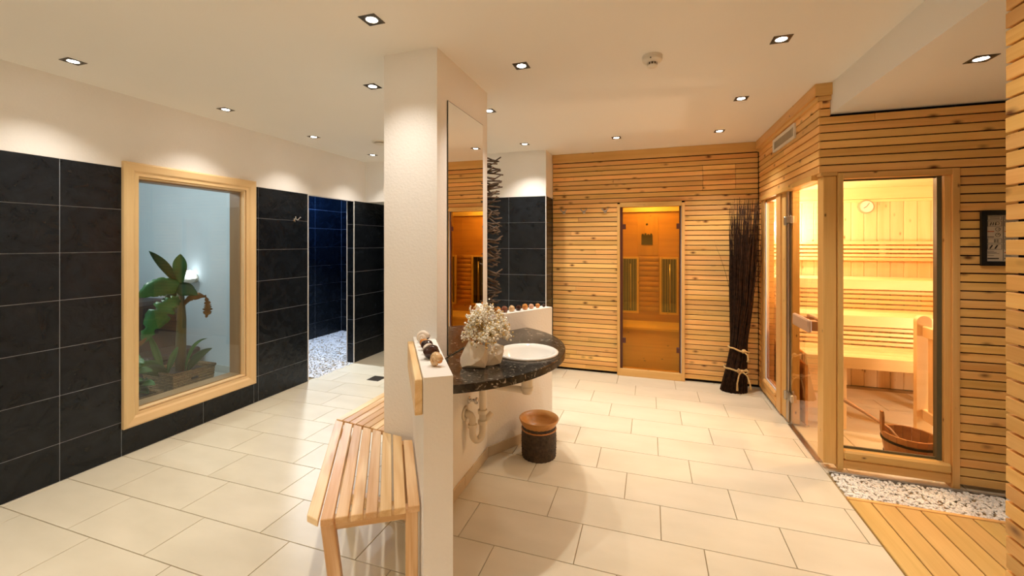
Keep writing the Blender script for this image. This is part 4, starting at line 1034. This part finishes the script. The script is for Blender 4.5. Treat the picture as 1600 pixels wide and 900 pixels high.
for k in range(NB):
    a = x0b + k * (wB + 0.006); b = a + wB; c = (a + b) / 2
    M = Matrix(((0, 1, 0, c), (1, 0, 0, 2.5), (0, 0, -1, SH - ST / 2), (0, 0, 0, 1)))
    slat_prism([(mitre_y(a) + 0.004 - 2.5, a - c), (2.90 - 2.5, a - c), (2.90 - 2.5, b - c), (mitre_y(b) + 0.004 - 2.5, b - c)], M)
def leg(n0, d0, n1, d1, zt=SH - ST, w_=0.05, t_=0.045):
    a = nd(n0, d0); b = nd(n1, d1); plank('leg', (b[0], b[1], 0), (a[0], a[1], zt), (DV.x, DV.y, 0), w_, t_, 'ash', be, 0.003)
leg(B0 + 0.075, -1.815, B0 + 0.125, -1.815); leg(B1 - 0.03, -1.80, B1 - 0.03, -1.80)
a, b = nd(B0 + 0.09, -1.825), nd(B1 - 0.02, -1.81)
plank('cross_rail', (a[0], a[1], SH - ST - 0.025), (b[0], b[1], SH - ST - 0.025), (0, 0, 1), 0.035, 0.045, 'ash', be)
for k, n in enumerate((B0 + 0.07, B1 - 0.08)):
    a, b = nd(n, -1.83), nd(n, -2.32)
    plank('bearer', (a[0], a[1], SH - ST - 0.022), (b[0], b[1], SH - ST - 0.022), (0, 0, 1), 0.035, 0.044, 'ash', be)
# mid trestle standing on a floor runner
plank('floor_runner', (-1.735, 2.050, 0.032), (-1.245, 2.015, 0.032), (0, 0, 1), 0.045, 0.064, 'ash', be, 0.003)
plank('leg', (-1.710, 2.049, 0.064), (-1.710, 2.049, SH - ST), (0, 1, 0), 0.045, 0.045, 'ash', be)
plank('leg', (-1.300, 2.005, 0.064), (-1.300, 2.005, SH - ST), (0, 1, 0), 0.045, 0.040, 'ash', be)
for xx in (-1.78, -1.49): slab('leg', xx, xx + 0.045, 2.82, 2.865, 0, SH - ST, 'ash', be)
bd0, bd1 = nd(WL_N0 - 0.0165, -2.34), nd(WL_N0 - 0.0165, -1.672)
rb = plank('bench_back_board', (bd0[0], bd0[1], 0.918), (bd1[0], bd1[1], 0.918), (NV.x, NV.y, 0), 0.140, 0.030, 'ash', None, 0.003)
tag(rb, 'wooden back board fixed along the low wall above the bench', 'board')

# ------------------------------------------------------------------ gem tree on its rock
GT = Vector((-0.832, 2.050, CT))
gt = thing('gem_tree', 'white and gold bead tree on a rough quartz rock', 'ornament', GT)
rg = random.Random(4)
def rock(c, pts, seed):
    """a broken crystal lump: the hull of a few sharp corners, roughened"""
    bm = bmesh.new()
    for p in pts: bm.verts.new(Vector(c) + Vector(p))
    bmesh.ops.convex_hull(bm, input=bm.verts)
    bmesh.ops.triangulate(bm, faces=bm.faces[:])
    bmesh.ops.subdivide_edges(bm, edges=bm.edges[:], cuts=1, use_grid_fill=True)
    for v in bm.verts: v.co += 0.010 * noise.noise_vector(v.co * 31 + Vector((seed, 0, 0)))
    place('quartz_rock', mesh_of(bm, 'rock'), 'quartz', gt)
# corners given as (picture right, towards the viewer, up)
def rk(r, f, u): return Vector((0.92, 0.39, 0)) * r + Vector((0.39, -0.92, 0)) * f + Vector((0, 0, u))
rock(GT + rk(-0.035, 0, 0), [rk(-0.082, 0.02, 0.0), rk(-0.090, 0.0, 0.045), rk(-0.045, 0.01, 0.140), rk(-0.030, -0.05, 0.120), rk(0.045, 0.02, 0.112), rk(0.065, 0.0, 0.060), rk(0.045, 0.04, 0.0), rk(-0.03, 0.055, 0.02), rk(0.02, 0.055, 0.055), rk(-0.02, -0.06, 0.0), rk(0.05, -0.05, 0.0)], 1.0)
rock(GT + rk(0.055, -0.035, 0), [rk(-0.05, 0.03, 0.0), rk(-0.05, 0.0, 0.085), rk(0.0, 0.0, 0.118), rk(0.052, 0.0, 0.095), rk(0.050, 0.02, 0.070), rk(0.036, 0.03, 0.012), rk(0.0, 0.045, 0.05), rk(0.02, -0.04, 0.0), rk(-0.03, -0.04, 0.0)], 5.0)
zmin = CT + 0.0015
for o in gt.children:
    for v in o.data.vertices:
        if v.co.z < zmin: v.co.z = zmin
        v.co += Vector((0, 0, 0))
wires = MB(); beads = Many(); gold = Many()
root = GT + rk(0.01, 0.0, 0.10)
wires.tube([root - Vector((0, 0, 0.03)), root + Vector((0.003, 0, 0.03)), root + Vector((-0.003, 0.004, 0.06))], 0.006, 8)
for b in range(74):
    a = rg.uniform(0, 2 * PI); el = rg.uniform(-0.25, 1.45)
    R = 0.112 if el < 0.5 else 0.112 + 0.045 * min(1, (el - 0.5))
    tip = root + Vector((0, 0, 0.055)) + Vector((math.cos(a) * math.cos(el), math.sin(a) * math.cos(el), math.sin(el))) * R * rg.uniform(0.75, 1.08)
    mid = (root + Vector((0, 0, 0.045)) + tip) / 2 + Vector((rg.uniform(-.01, .01), rg.uniform(-.01, .01), 0.012))
    wires.tube([root + Vector((0, 0, 0.045)), mid, tip], [0.0022, 0.0016, 0.0012], 5)
    for k in range(19):
        q = tip + Vector((rg.gauss(0, .014), rg.gauss(0, .014), rg.gauss(0, .014)))
        if (q.x < PX1 + 0.03): continue
        (beads if rg.random() < 0.80 else gold).ico(q, rg.uniform(0.0042, 0.0072), 1)
wires.build('wire_branches', 'gold_wire', gt, True)
tag(beads.build('beads', 'bead_pearl', gt, True), kind='stuff'); tag(gold.build('gold_beads', 'bead_gold', gt, True), kind='stuff')

# ------------------------------------------------------------------ stones and shells on the low walls
def stone(name, loc, r, mat, label, scl=(1, 1, 0.9), seed=0, grp=None, cat='stone', extra=None):
    t = thing(name, label, cat, loc, 0, grp)
    c = Vector(loc) + Vector((0, 0, r * scl[2] * 0.93))
    o = MB().ico(c, r, 3, 0.16, scl, Matrix.Rotation(seed, 3, 'Z'), seed * 3.3, 1.3).build('stone_body', mat, t, True)
    for v in o.data.vertices: v.co.z = max(v.co.z, loc[2] + 0.0003)
    if extra:
        MB().ico(c + Vector((0.2 * r, -0.55 * r, 0.55 * r)), r * 0.42, 2, 0.1, (1, 1, 0.6)).build('vein_patch', extra, t, True)
    return t
def wl(n, d): p = nd(n, d); return (p[0], p[1], LOWH)
mN = (WL_N0 + WL_N1) / 2 - 0.004
def shell(loc, r, mat, mat2, label, ang):
    t = thing('sea_shell', label, 'shell', loc, ang)
    pts = []; rads = []
    c = Vector(loc) + Vector((0, 0, r * 0.72))
    for k in range(34):
        f = k / 33; a = f * 4.6 * PI; q = r * 0.62 * (1 - f) ** 0.9
        v = Vector((q * math.cos(a), -r * 0.9 * f + 0.15 * r, q * math.sin(a)))
        pts.append(c + Matrix.Rotation(ang, 3, 'Z') @ v); rads.append(max(0.0012, r * 0.50 * (1 - f) ** 0.8))
    o = MB().tube(pts, rads, 12).build('whorls', mat, t, True)
    for v in o.data.vertices: v.co.z = max(v.co.z, loc[2] + 0.0003)
    MB().ico(pts[0], r * 0.36, 2, 0.0, (1, 1, 1)).build('mouth', mat2, t, True)
shell(wl(mN - 0.012, -2.245), 0.036, 'stone_white', 'stone_dark', 'white spiral shell with dark mouth against the pillar on the low wall', 0.2)
stone('polished_stone', wl(mN - 0.010, -2.150), 0.023, 'stone_orange', 'orange stone next to the spiral shell on the low bench wall', (1, 1.1, 0.9), 1.2)
stone('polished_stone', wl(mN - 0.004, -2.080), 0.030, 'stone_dark', 'small dark stone behind the white one on the low bench wall', (1, 1, 0.85), 2.0)
stone('polished_stone', wl(mN, -2.005), 0.027, 'stone_white', 'pale stone between two dark ones on the low bench wall', (1, 1, 0.9), 2.9, extra='stone_pink')
stone('polished_stone', wl(mN + 0.002, -1.920), 0.036, 'stone_dark', 'large glossy dark red stone on the low bench wall', (1, 1, 0.9), 3.7)
shell(wl(mN + 0.010, -1.800), 0.034, 'stone_honey', 'stone_orange', 'honey coloured shell at the front end of the low wall', -0.5)
RB = [('stone_orange', 0.027, 'largest orange ball next to the bead tree on the basin wall'), ('stone_brown', 0.025, 'reddish brown ball second in the row on the basin wall'),
      ('stone_honey', 0.024, 'cream coloured ball third in the row on the basin wall'), ('stone_dark', 0.023, 'dark maroon ball in the middle of the basin wall row'),
      ('stone_orange', 0.024, 'orange ball right after the dark maroon one on the basin wall'), ('stone_pink', 0.021, 'small pinkish ball sixth in the row on the basin wall'),
      ('stone_orange', 0.019, 'small orange ball next to last on the basin wall'), ('stone_dark', 0.014, 'tiny black ball at the outer end of the basin wall')]
for k, (mt, r, lb) in enumerate(RB):
    f = 0.135 + k * 0.0686
    x = PX1 + EV.x * f - 0.855 * 0.052; y = PY1 + EV.y * f + 0.519 * 0.052
    stone('stone_ball', (x, y, LOWH), r, mt, lb, (1, 1, 1), k * 1.3 + 0.5, 'row of stone balls on the basin wall', 'ball')
stone('stone_ball', (PX1 + EV.x * 0.05 - 0.855 * 0.052, PY1 + EV.y * 0.05 + 0.519 * 0.052, LOWH), 0.026, 'stone_orange', 'orange ball half hidden behind the pillar edge', (1, 1, 1), 5.5, 'row of stone balls on the basin wall', 'ball')

# ------------------------------------------------------------------ hanging stick garland behind the pillar
gl = thing('stick_garland', 'hanging garland of driftwood sticks behind the pillar', 'garland', (-1.165, 2.845, 2.15))
MB().tube([(-1.165, 2.845, 1.05), (-1.165, 2.845, 2.16)], 0.003, 6).build('cord', 'jute', gl, True)
rs = random.Random(12); sticks = []
for k in range(5):
    mb = MB(); pts = []; n = 6; a = 0
    for i in range(n):
        f = i / (n - 1) - 0.5; pts.append((f * 0.26, rs.uniform(-0.006, 0.006), rs.uniform(-0.014, 0.014)))
    mb.tube(pts, [0.006, 0.007, 0.0075, 0.007, 0.006, 0.005], 6)
    me = mesh_of(mb.bm, 'stick', True); me.materials.append(MATS['stick_bark']); sticks.append(me)
for k in range(86):
    z = 1.07 + 1.07 * k / 85 + rs.uniform(-0.006, 0.006)
    M = Matrix.Translation((-1.158 + rs.uniform(-0.016, 0.016), 2.845 + rs.uniform(-0.022, 0.022), z)) @ Matrix.Rotation(rs.uniform(-0.5, 0.5), 4, 'Z') @ Matrix.Rotation(rs.uniform(-0.55, 0.55), 4, 'Y')
    place('stick', sticks[k % 5], None, gl, M)

# ------------------------------------------------------------------ twig bundle in the corner
tw = thing('twig_bundle', 'tall bundle of dark twigs tied with jute rope in the corner', 'decoration', (0.815, 4.80, 0))
rt_ = random.Random(5); mb = MB()
def bundle_c(z): # centre line and radius
    f = z / 1.9
    cx = 0.815 + 0.050 * min(1, z / 0.45) + 0.055 * max(0, (z - 0.45) / 1.45); cy = 4.815 - 0.02 * f
    r = 0.100 - 0.040 * min(1, z / 0.42) if z < 0.42 else 0.060 + 0.028 * min(1, (z - 0.42) / 0.5) + 0.030 * max(0, (z - 0.92) / 0.98)
    return cx, cy, r
for k in range(320):
    a = rt_.uniform(0, 2 * PI); q = math.sqrt(rt_.random()); top = 1.45 + 0.53 * rt_.random() ** 0.8; tws = rt_.uniform(0.5, 1.1)
    pts = []; rad = []; r0 = rt_.uniform(0.0042, 0.0072)
    n = 9
    for i in range(n):
        z = 0.001 + top * i / (n - 1); cx, cy, r = bundle_c(z)
        aa = a + tws * min(1, z / 0.9)
        wob = 0.008 * (i / n)
        x = cx + q * r * 1.25 * math.cos(aa) + rt_.uniform(-wob, wob); y = cy + q * r * 0.95 * math.sin(aa) + rt_.uniform(-wob, wob)
        pts.append((min(x, 1.040), min(y, 4.965), z)); rad.append(r0 * (1 - 0.78 * i / (n - 1)))
    mb.tube(pts, rad, 5)
for k in range(7):   # stray ones
    sx = rt_.choice((-1, -1, 1)); pts = []; top = rt_.uniform(1.5, 1.85); sp = rt_.uniform(0.10, 0.20)
    for i in range(9):
        z = 0.6 + (top - 0.6) * i / 8; cx, cy, r = bundle_c(z); f = i / 8
        pts.append((min(cx + sx * (r * 0.8 + sp * f * f), 1.05), min(cy - 0.04 - 0.03 * f, 4.96), z))
    mb.tube(pts, [0.003 * (1 - 0.7 * i / 8) for i in range(9)], 5)
tag(mb.build('twigs', 'twig_bark', tw, True), kind='stuff')
def rope_ring(z, tilt, rr_):
    cx, cy, r = bundle_c(z); pts = []
    for k in range(28):
        a = 2 * PI * k / 28; R = r * rr_ + 0.006
        pts.append((cx + R * 1.25 * math.cos(a), cy + R * 0.98 * math.sin(a), z + tilt * math.cos(a) + 0.004 * math.sin(5 * a)))
    rp_ = MB().tube(pts, 0.0085, 8, True).build('rope_tie', 'jute', tw, True)
    fx, fy = cx + 0.03, cy - r * 0.98 * rr_ - 0.012
    MB().ico((fx, fy, z - 0.002), 0.020, 2, 0.35, (1.2, 0.8, 1.0), None, z * 9, 2.5).build('rope_knot', 'jute', rp_, True)
    return rp_, fx, fy
rp1, fx, fy = rope_ring(0.235, -0.010, 1.10)
for dx, dz in ((-0.045, -0.19), (0.075, -0.17)):
    MB().tube([(fx, fy, 0.235), (fx + dx * 0.6, fy - 0.02, 0.20), (fx + dx * 0.95, fy - 0.022, 0.12), (fx + dx, fy - 0.03, 0.235 + dz)], [0.007, 0.007, 0.007, 0.011], 7).build('rope_tail', 'jute', rp1, True)
for dx in (-0.04, 0.05):
    MB().tube([(fx, fy - 0.004, 0.235), (fx + dx * 0.8, fy - 0.02, 0.262), (fx + dx * 1.2, fy - 0.02, 0.235), (fx + dx * 0.6, fy - 0.018, 0.215), (fx, fy - 0.004, 0.232)], 0.006, 7).build('rope_bow', 'jute', rp1, True)
rp2, fx, fy = rope_ring(0.435, -0.022, 1.15)
MB().tube([(fx, fy, 0.430), (fx + 0.03, fy - 0.012, 0.40), (fx + 0.035, fy - 0.014, 0.36), (fx + 0.036, fy - 0.014, 0.335)], [0.007, 0.007, 0.008, 0.016], 7).build('rope_tail', 'jute', rp2, True)

# ------------------------------------------------------------------ plant niche contents
def planter(x0, x1, y0, y1, h, label, handle=True):
    t = thing('wicker_planter', label, 'planter', ((x0 + x1) / 2, (y0 + y1) / 2, 0.004))
    tp = 0.025; th = 0.018; nrow = 14
    def ringv(bm, off, z, ins): return [bm.verts.new((x, y, z)) for x, y in ((x0 + ins - off, y0 + ins - off), (x1 - ins + off, y0 + ins - off), (x1 - ins + off, y1 - ins + off), (x0 + ins - off, y1 - ins + off))]
    bm = bmesh.new(); rings = []
    for k in range(nrow * 2 + 1):
        f = k / (nrow * 2); rings.append(ringv(bm, 0.004 if k % 2 else 0.0, 0.005 + (h - 0.005) * f, tp * (1 - f)))
    rings.append(ringv(bm, 0.0, h, th)); rings.append(ringv(bm, 0.0, h - 0.03, th))
    for A, B in zip(rings, rings[1:]):
        for j in range(4): bm.faces.new((A[j], A[(j + 1) % 4], B[(j + 1) % 4], B[j]))
    bm.faces.new(rings[0][::-1])
    place('woven_body', mesh_of(bm, 'woven'), 'wicker', t)
    MB().box(x0 + th, x1 - th, y0 + th, y1 - th, h - 0.05, h - 0.032).build('soil', 'soil', t)
    e = 0.008
    MB().tube([(x0, y0, h), (x1, y0, h), (x1, y1, h), (x0, y1, h)], 0.013, 8, True).build('rim', 'wicker', t, True)
    if handle: slab('handle_hole', x1 - 0.006, x1 + 0.006, (y0 + y1) / 2 - 0.03, (y0 + y1) / 2 + 0.03, h - 0.085, h - 0.065, 'dark_slot', t, 0.004)
    return t
planter(-4.43, -4.03, 2.60, 2.98, 0.345, 'square wicker planter holding the banana plant')
planter(-4.30, -3.96, 2.14, 2.47, 0.25, 'low wicker planter with small leafy plants beside the window edge', False)

def leaf(parent, base, ctrl, tip, width, mat, droop=0.25, rip=0.0, name='leaf', n=26, fold=0.35, flat=False, face=None, wmax=0.5):
    base, ctrl, tip = Vector(base), Vector(ctrl), Vector(tip); bm = bmesh.new(); rows = []
    rl = random.Random(int(abs(tip.x * 977 + tip.z * 331)))
    for i in range(n + 1):
        f = i / n; p = base * (1 - f) ** 2 + ctrl * 2 * f * (1 - f) + tip * f * f
        t = ((ctrl - base) * (1 - f) + (tip - ctrl) * f).normalized()
        side = t.cross(Vector((0, 0, 1)));
        if side.length < 0.2: side = Vector((0.6, 0.8, 0))
        side.normalize(); nor = side.cross(t)
        if face is not None: side = t.cross(Vector(face)).normalized(); nor = side.cross(t)
        g_ = f ** (math.log(0.5) / math.log(wmax)); wd = width * (math.sin(PI * min(1, 0.05 + g_ * 0.945)) ** 0.85)
        wd *= 1 - (rip * (0.35 * rl.random() + (0.9 if rl.random() < 0.22 else 0.0)))
        rows.append([bm.verts.new(p - side * wd + nor * fold * wd * 0.6), bm.verts.new(p - side * wd * 0.5 + nor * fold * wd * 0.18), bm.verts.new(p - nor * 0.004), bm.verts.new(p + side * wd * 0.5 + nor * fold * wd * 0.18), bm.verts.new(p + side * wd + nor * fold * wd * 0.6)])
    for A, B in zip(rows, rows[1:]):
        for j in range(4): bm.faces.new((A[j], A[j + 1], B[j + 1], B[j]))
    o = place(name, mesh_of(bm, name, True), mat, parent)
    sd_ = o.modifiers.new('thickness', 'SOLIDIFY'); sd_.thickness = 0.0025
    return o
ba = thing('banana_plant', 'banana plant with broad torn green leaves in the planter', 'plant', (-4.23, 2.80, 0.31))
Bx, By = -4.23, 2.80
MB().tube([(Bx, By, 0.30), (Bx + 0.005, By - 0.005, 0.55), (Bx, By + 0.005, 0.80), (Bx - 0.01, By, 1.08)], [0.046, 0.042, 0.037, 0.028], 14).build('stem', 'banana_stem', ba, True)
E1 = Vector((0.552, 0.834, 0))                      # across the line of sight through the window
VW = Vector((0.834, -0.552, 0))                     # back along it
def pt(r, f, z): v = Vector((Bx, By, 0)) + E1 * r + VW * f; return (v.x, v.y, z)
FC = VW + Vector((0, 0, 0.25))
leaf(ba, pt(0.02, 0, 1.05), pt(-0.06, 0.02, 1.20), pt(-0.23, 0.04, 1.45), 0.042, 'leaf_dark', fold=1.3, face=VW + Vector((0.3, 0.5, 0)), wmax=0.7)
leaf(ba, pt(0.01, 0, 1.05), pt(-0.01, 0.03, 1.20), pt(-0.005, 0.05, 1.42), 0.055, 'leaf_green', fold=0.8, face=VW + Vector((-0.2, 0, 0)), wmax=0.75)
leaf(ba, pt(0.05, 0, 1.03), pt(-0.10, 0.13, 1.22), pt(-0.30, 0.16, 1.04), 0.090, 'leaf_green', rip=0.12, fold=-0.25, face=FC, wmax=0.6)
leaf(ba, pt(-0.06, 0.02, 1.10), pt(0.02, 0.12, 1.12), pt(0.12, 0.14, 1.03), 0.065, 'leaf_dark', rip=0.1, fold=-0.3, face=FC, wmax=0.5)
leaf(ba, pt(0.02, 0, 1.00), pt(-0.14, 0.12, 1.00), pt(-0.27, 0.14, 0.62), 0.100, 'leaf_green', rip=0.45, fold=-0.2, n=34, face=FC, wmax=0.55)
leaf(ba, pt(0.02, 0, 1.02), pt(-0.06, -0.03, 0.99), pt(-0.16, -0.05, 0.92), 0.070, 'leaf_dark', rip=0.2, face=FC)
leaf(ba, pt(0.01, 0, 0.90), pt(0.06, 0.05, 1.06), pt(0.19, 0.06, 1.00), 0.036, 'leaf_brown', rip=0.2, fold=-0.5, face=FC, wmax=0.65)
leaf(ba, pt(0.18, 0.06, 1.02), pt(0.22, 0.06, 0.93), pt(0.19, 0.06, 0.80), 0.042, 'leaf_brown', rip=0.5, fold=-0.7, face=FC, wmax=0.7)
leaf(ba, pt(-0.24, 0.14, 0.68), pt(-0.28, 0.15, 0.63), pt(-0.33, 0.15, 0.60), 0.02, 'leaf_brown', rip=0.3, face=FC)
un = thing('underplant', 'young green shoots growing at the banana stem foot', 'plant', (-4.20, 2.74, 0.31))
for (b_, c_, t_, w_, mt) in ((pt(-0.13, 0.08, 0.31), pt(-0.16, 0.09, 0.50), pt(-0.24, 0.09, 0.74), 0.022, 'leaf_green'), (pt(-0.12, 0.08, 0.31), pt(-0.16, 0.10, 0.46), pt(-0.36, 0.12, 0.44), 0.035, 'leaf_green'),
                             (pt(-0.10, 0.08, 0.31), pt(-0.06, 0.10, 0.50), pt(-0.02, 0.10, 0.56), 0.02, 'leaf_green'), (pt(0.05, 0.05, 0.31), pt(0.10, 0.06, 0.46), pt(0.24, 0.06, 0.50), 0.030, 'leaf_dark'),
                             (pt(0.03, 0.05, 0.31), pt(0.06, 0.06, 0.60), pt(0.20, 0.06, 0.60), 0.012, 'leaf_green'), (pt(-0.10, 0.1, 0.31), pt(-0.18, 0.14, 0.42), pt(-0.28, 0.17, 0.38), 0.04, 'leaf_dark')):
    leaf(un, b_, c_, t_, w_ * 1.25, mt, face=FC)
sp = thing('leafy_plant', 'bushy small leaved plant in the low wicker planter', 'plant', (-4.13, 2.30, 0.215))
rl_ = random.Random(9)
for k in range(9):
    a = rl_.uniform(0, 6.28); bx, by = -4.13 + rl_.uniform(-0.09, 0.09), 2.31 + rl_.uniform(-0.09, 0.09); h = rl_.uniform(0.14, 0.34)
    tx, ty = bx + 0.07 * math.cos(a), by + 0.07 * math.sin(a)
    st = MB().tube([(bx, by, 0.21), ((bx + tx) / 2, (by + ty) / 2, 0.21 + h * 0.6), (tx, ty, 0.21 + h)], [0.004, 0.003, 0.002], 6).build('stem', 'leaf_dark', sp, True)
    for j in range(6):
        f = 0.35 + 0.13 * j; aa = a + j * 2.2; px_, py_, pz = bx + (tx - bx) * f, by + (ty - by) * f, 0.21 + h * f
        leaf(sp, (px_, py_, pz), (px_ + 0.045 * math.cos(aa), py_ + 0.045 * math.sin(aa), pz + 0.03), (px_ + 0.115 * math.cos(aa), py_ + 0.115 * math.sin(aa), pz - 0.005), 0.034, 'leaf_green' if j % 2 else 'leaf_dark', n=8, face=VW * 0.6 + Vector((0, 0, 0.8)))
db = thing('daybed', 'dark brown upholstered daybed behind the banana plant', 'daybed', (-5.6, 3.3, 0.004))
MB().box(-6.45, -5.06, 3.02, 3.56, 0.05, 0.22).build('base', 'dark_leather', db)
slab('seat_cushion', -5.60, -5.05, 3.00, 3.57, 0.22, 0.30, 'dark_leather', db, 0.02)
bmh = MB().prism([(-6.45, 0.22), (-5.55, 0.22), (-5.40, 0.30), (-5.50, 0.80), (-5.56, 0.84), (-6.45, 0.84)], -3.56, -3.02)
Mx = Matrix(((1, 0, 0, 0), (0, 0, -1, 0), (0, 1, 0, 0), (0, 0, 0, 1)))
for v in bmh.bm.verts: v.co = Mx @ v.co
bmh.build('backrest', 'dark_leather', db)
for xx in (-6.4, -5.15):
    for yy in (3.06, 3.48): slab('leg', xx, xx + 0.05, yy, yy + 0.05, 0.004, 0.05, 'gap_dark', db)
sc_ = thing('wall_sconce', 'white round wall lamp glowing behind the banana plant', 'lamp', (-5.22, 3.62, 1.10))
MB().lathe([(0, 0), (0.055, 0), (0.050, 0.012), (0, 0.014)], 28, (-5.22, 3.619, 1.10), (0, -1, 0)).build('wall_plate', 'white_plastic', sc_, True)
MB().ico((-5.22, 3.55, 1.145), 0.055, 3).build('globe', 'cool_glow', sc_, True)
MB().lathe([(0.020, -0.060), (0.062, -0.045), (0.085, -0.005), (0.080, -0.002), (0.056, -0.038), (0.018, -0.052), (0.020, -0.060)], 28, (-5.22, 3.53, 1.10)).build('cup_shade', 'white_plastic', sc_, True)
light('wall_sconce_light', 'POINT', (-5.22, 3.50, 1.24), 0.35, (0.85, 0.93, 1.0), sc_, 0.05)
cm = thing('niche_fill_lamp', 'unseen flat round lamp added to light the plant niche', 'lamp', (-5.0, 2.2, 2.5))  # out of view, added to light the niche
MB().lathe([(0, 0), (0.16, 0), (0.15, 0.05), (0, 0.06)], 32, (-5.0, 2.2, 2.5), (0, 0, -1)).build('diffuser', 'cool_glow', cm, True)
MB().lathe([(0.15, 0), (0.175, 0), (0.175, 0.025), (0.158, 0.03), (0.15, 0)], 32, (-5.0, 2.2, 2.5), (0, 0, -1)).build('rim', 'white_plastic', cm, True)
light('niche_fill_light', 'POINT', (-5.0, 2.2, 2.38), NICHE_W, (0.88, 0.96, 1.0), cm, 0.12)

# ------------------------------------------------------------------ cool lamp in the shower
sl = thing('shower_spot', 'cool white ceiling spot inside the shower', 'spotlight', (-4.25, 4.45, 2.36))
MB().lathe([(0, 0), (0.055, 0), (0.050, 0.008), (0.036, 0.010), (0.034, 0.002), (0, 0.002)], 28, (-4.25, 4.45, 2.36), (0, 0, -1)).build('bezel', 'brushed_steel', sl, True)
MB().lathe([(0, 0.003), (0.034, 0.003), (0.030, 0.007), (0, 0.008)], 24, (-4.25, 4.45, 2.36), (0, 0, -1)).build('lens', 'cool_glow', sl, True)
light('shower_spot_light', 'SPOT', (-4.25, 4.45, 2.345), SHOWER_W, (0.80, 0.90, 1.0), sl, 0.03, (0, math.radians(-14), 0), math.radians(120), 0.5)
bl = thing('blue_shower_light', 'blue mood light in the shower ceiling', 'lamp', (-4.5, 5.4, 2.36))
MB().lathe([(0, 0), (0.065, 0), (0.060, 0.008), (0.048, 0.010), (0.046, 0.002), (0, 0.002)], 28, (-4.5, 5.3, 2.36), (0, 0, -1)).build('bezel', 'brushed_steel', bl, True)
MB().lathe([(0, 0.003), (0.046, 0.003), (0.040, 0.008), (0, 0.009)], 24, (-4.5, 5.3, 2.36), (0, 0, -1)).build('lens', 'blue_glow', bl, True)
light('blue_shower_light_source', 'POINT', (-4.5, 5.2, 2.28), 26.0, (0.10, 0.32, 1.0), bl, 0.04)
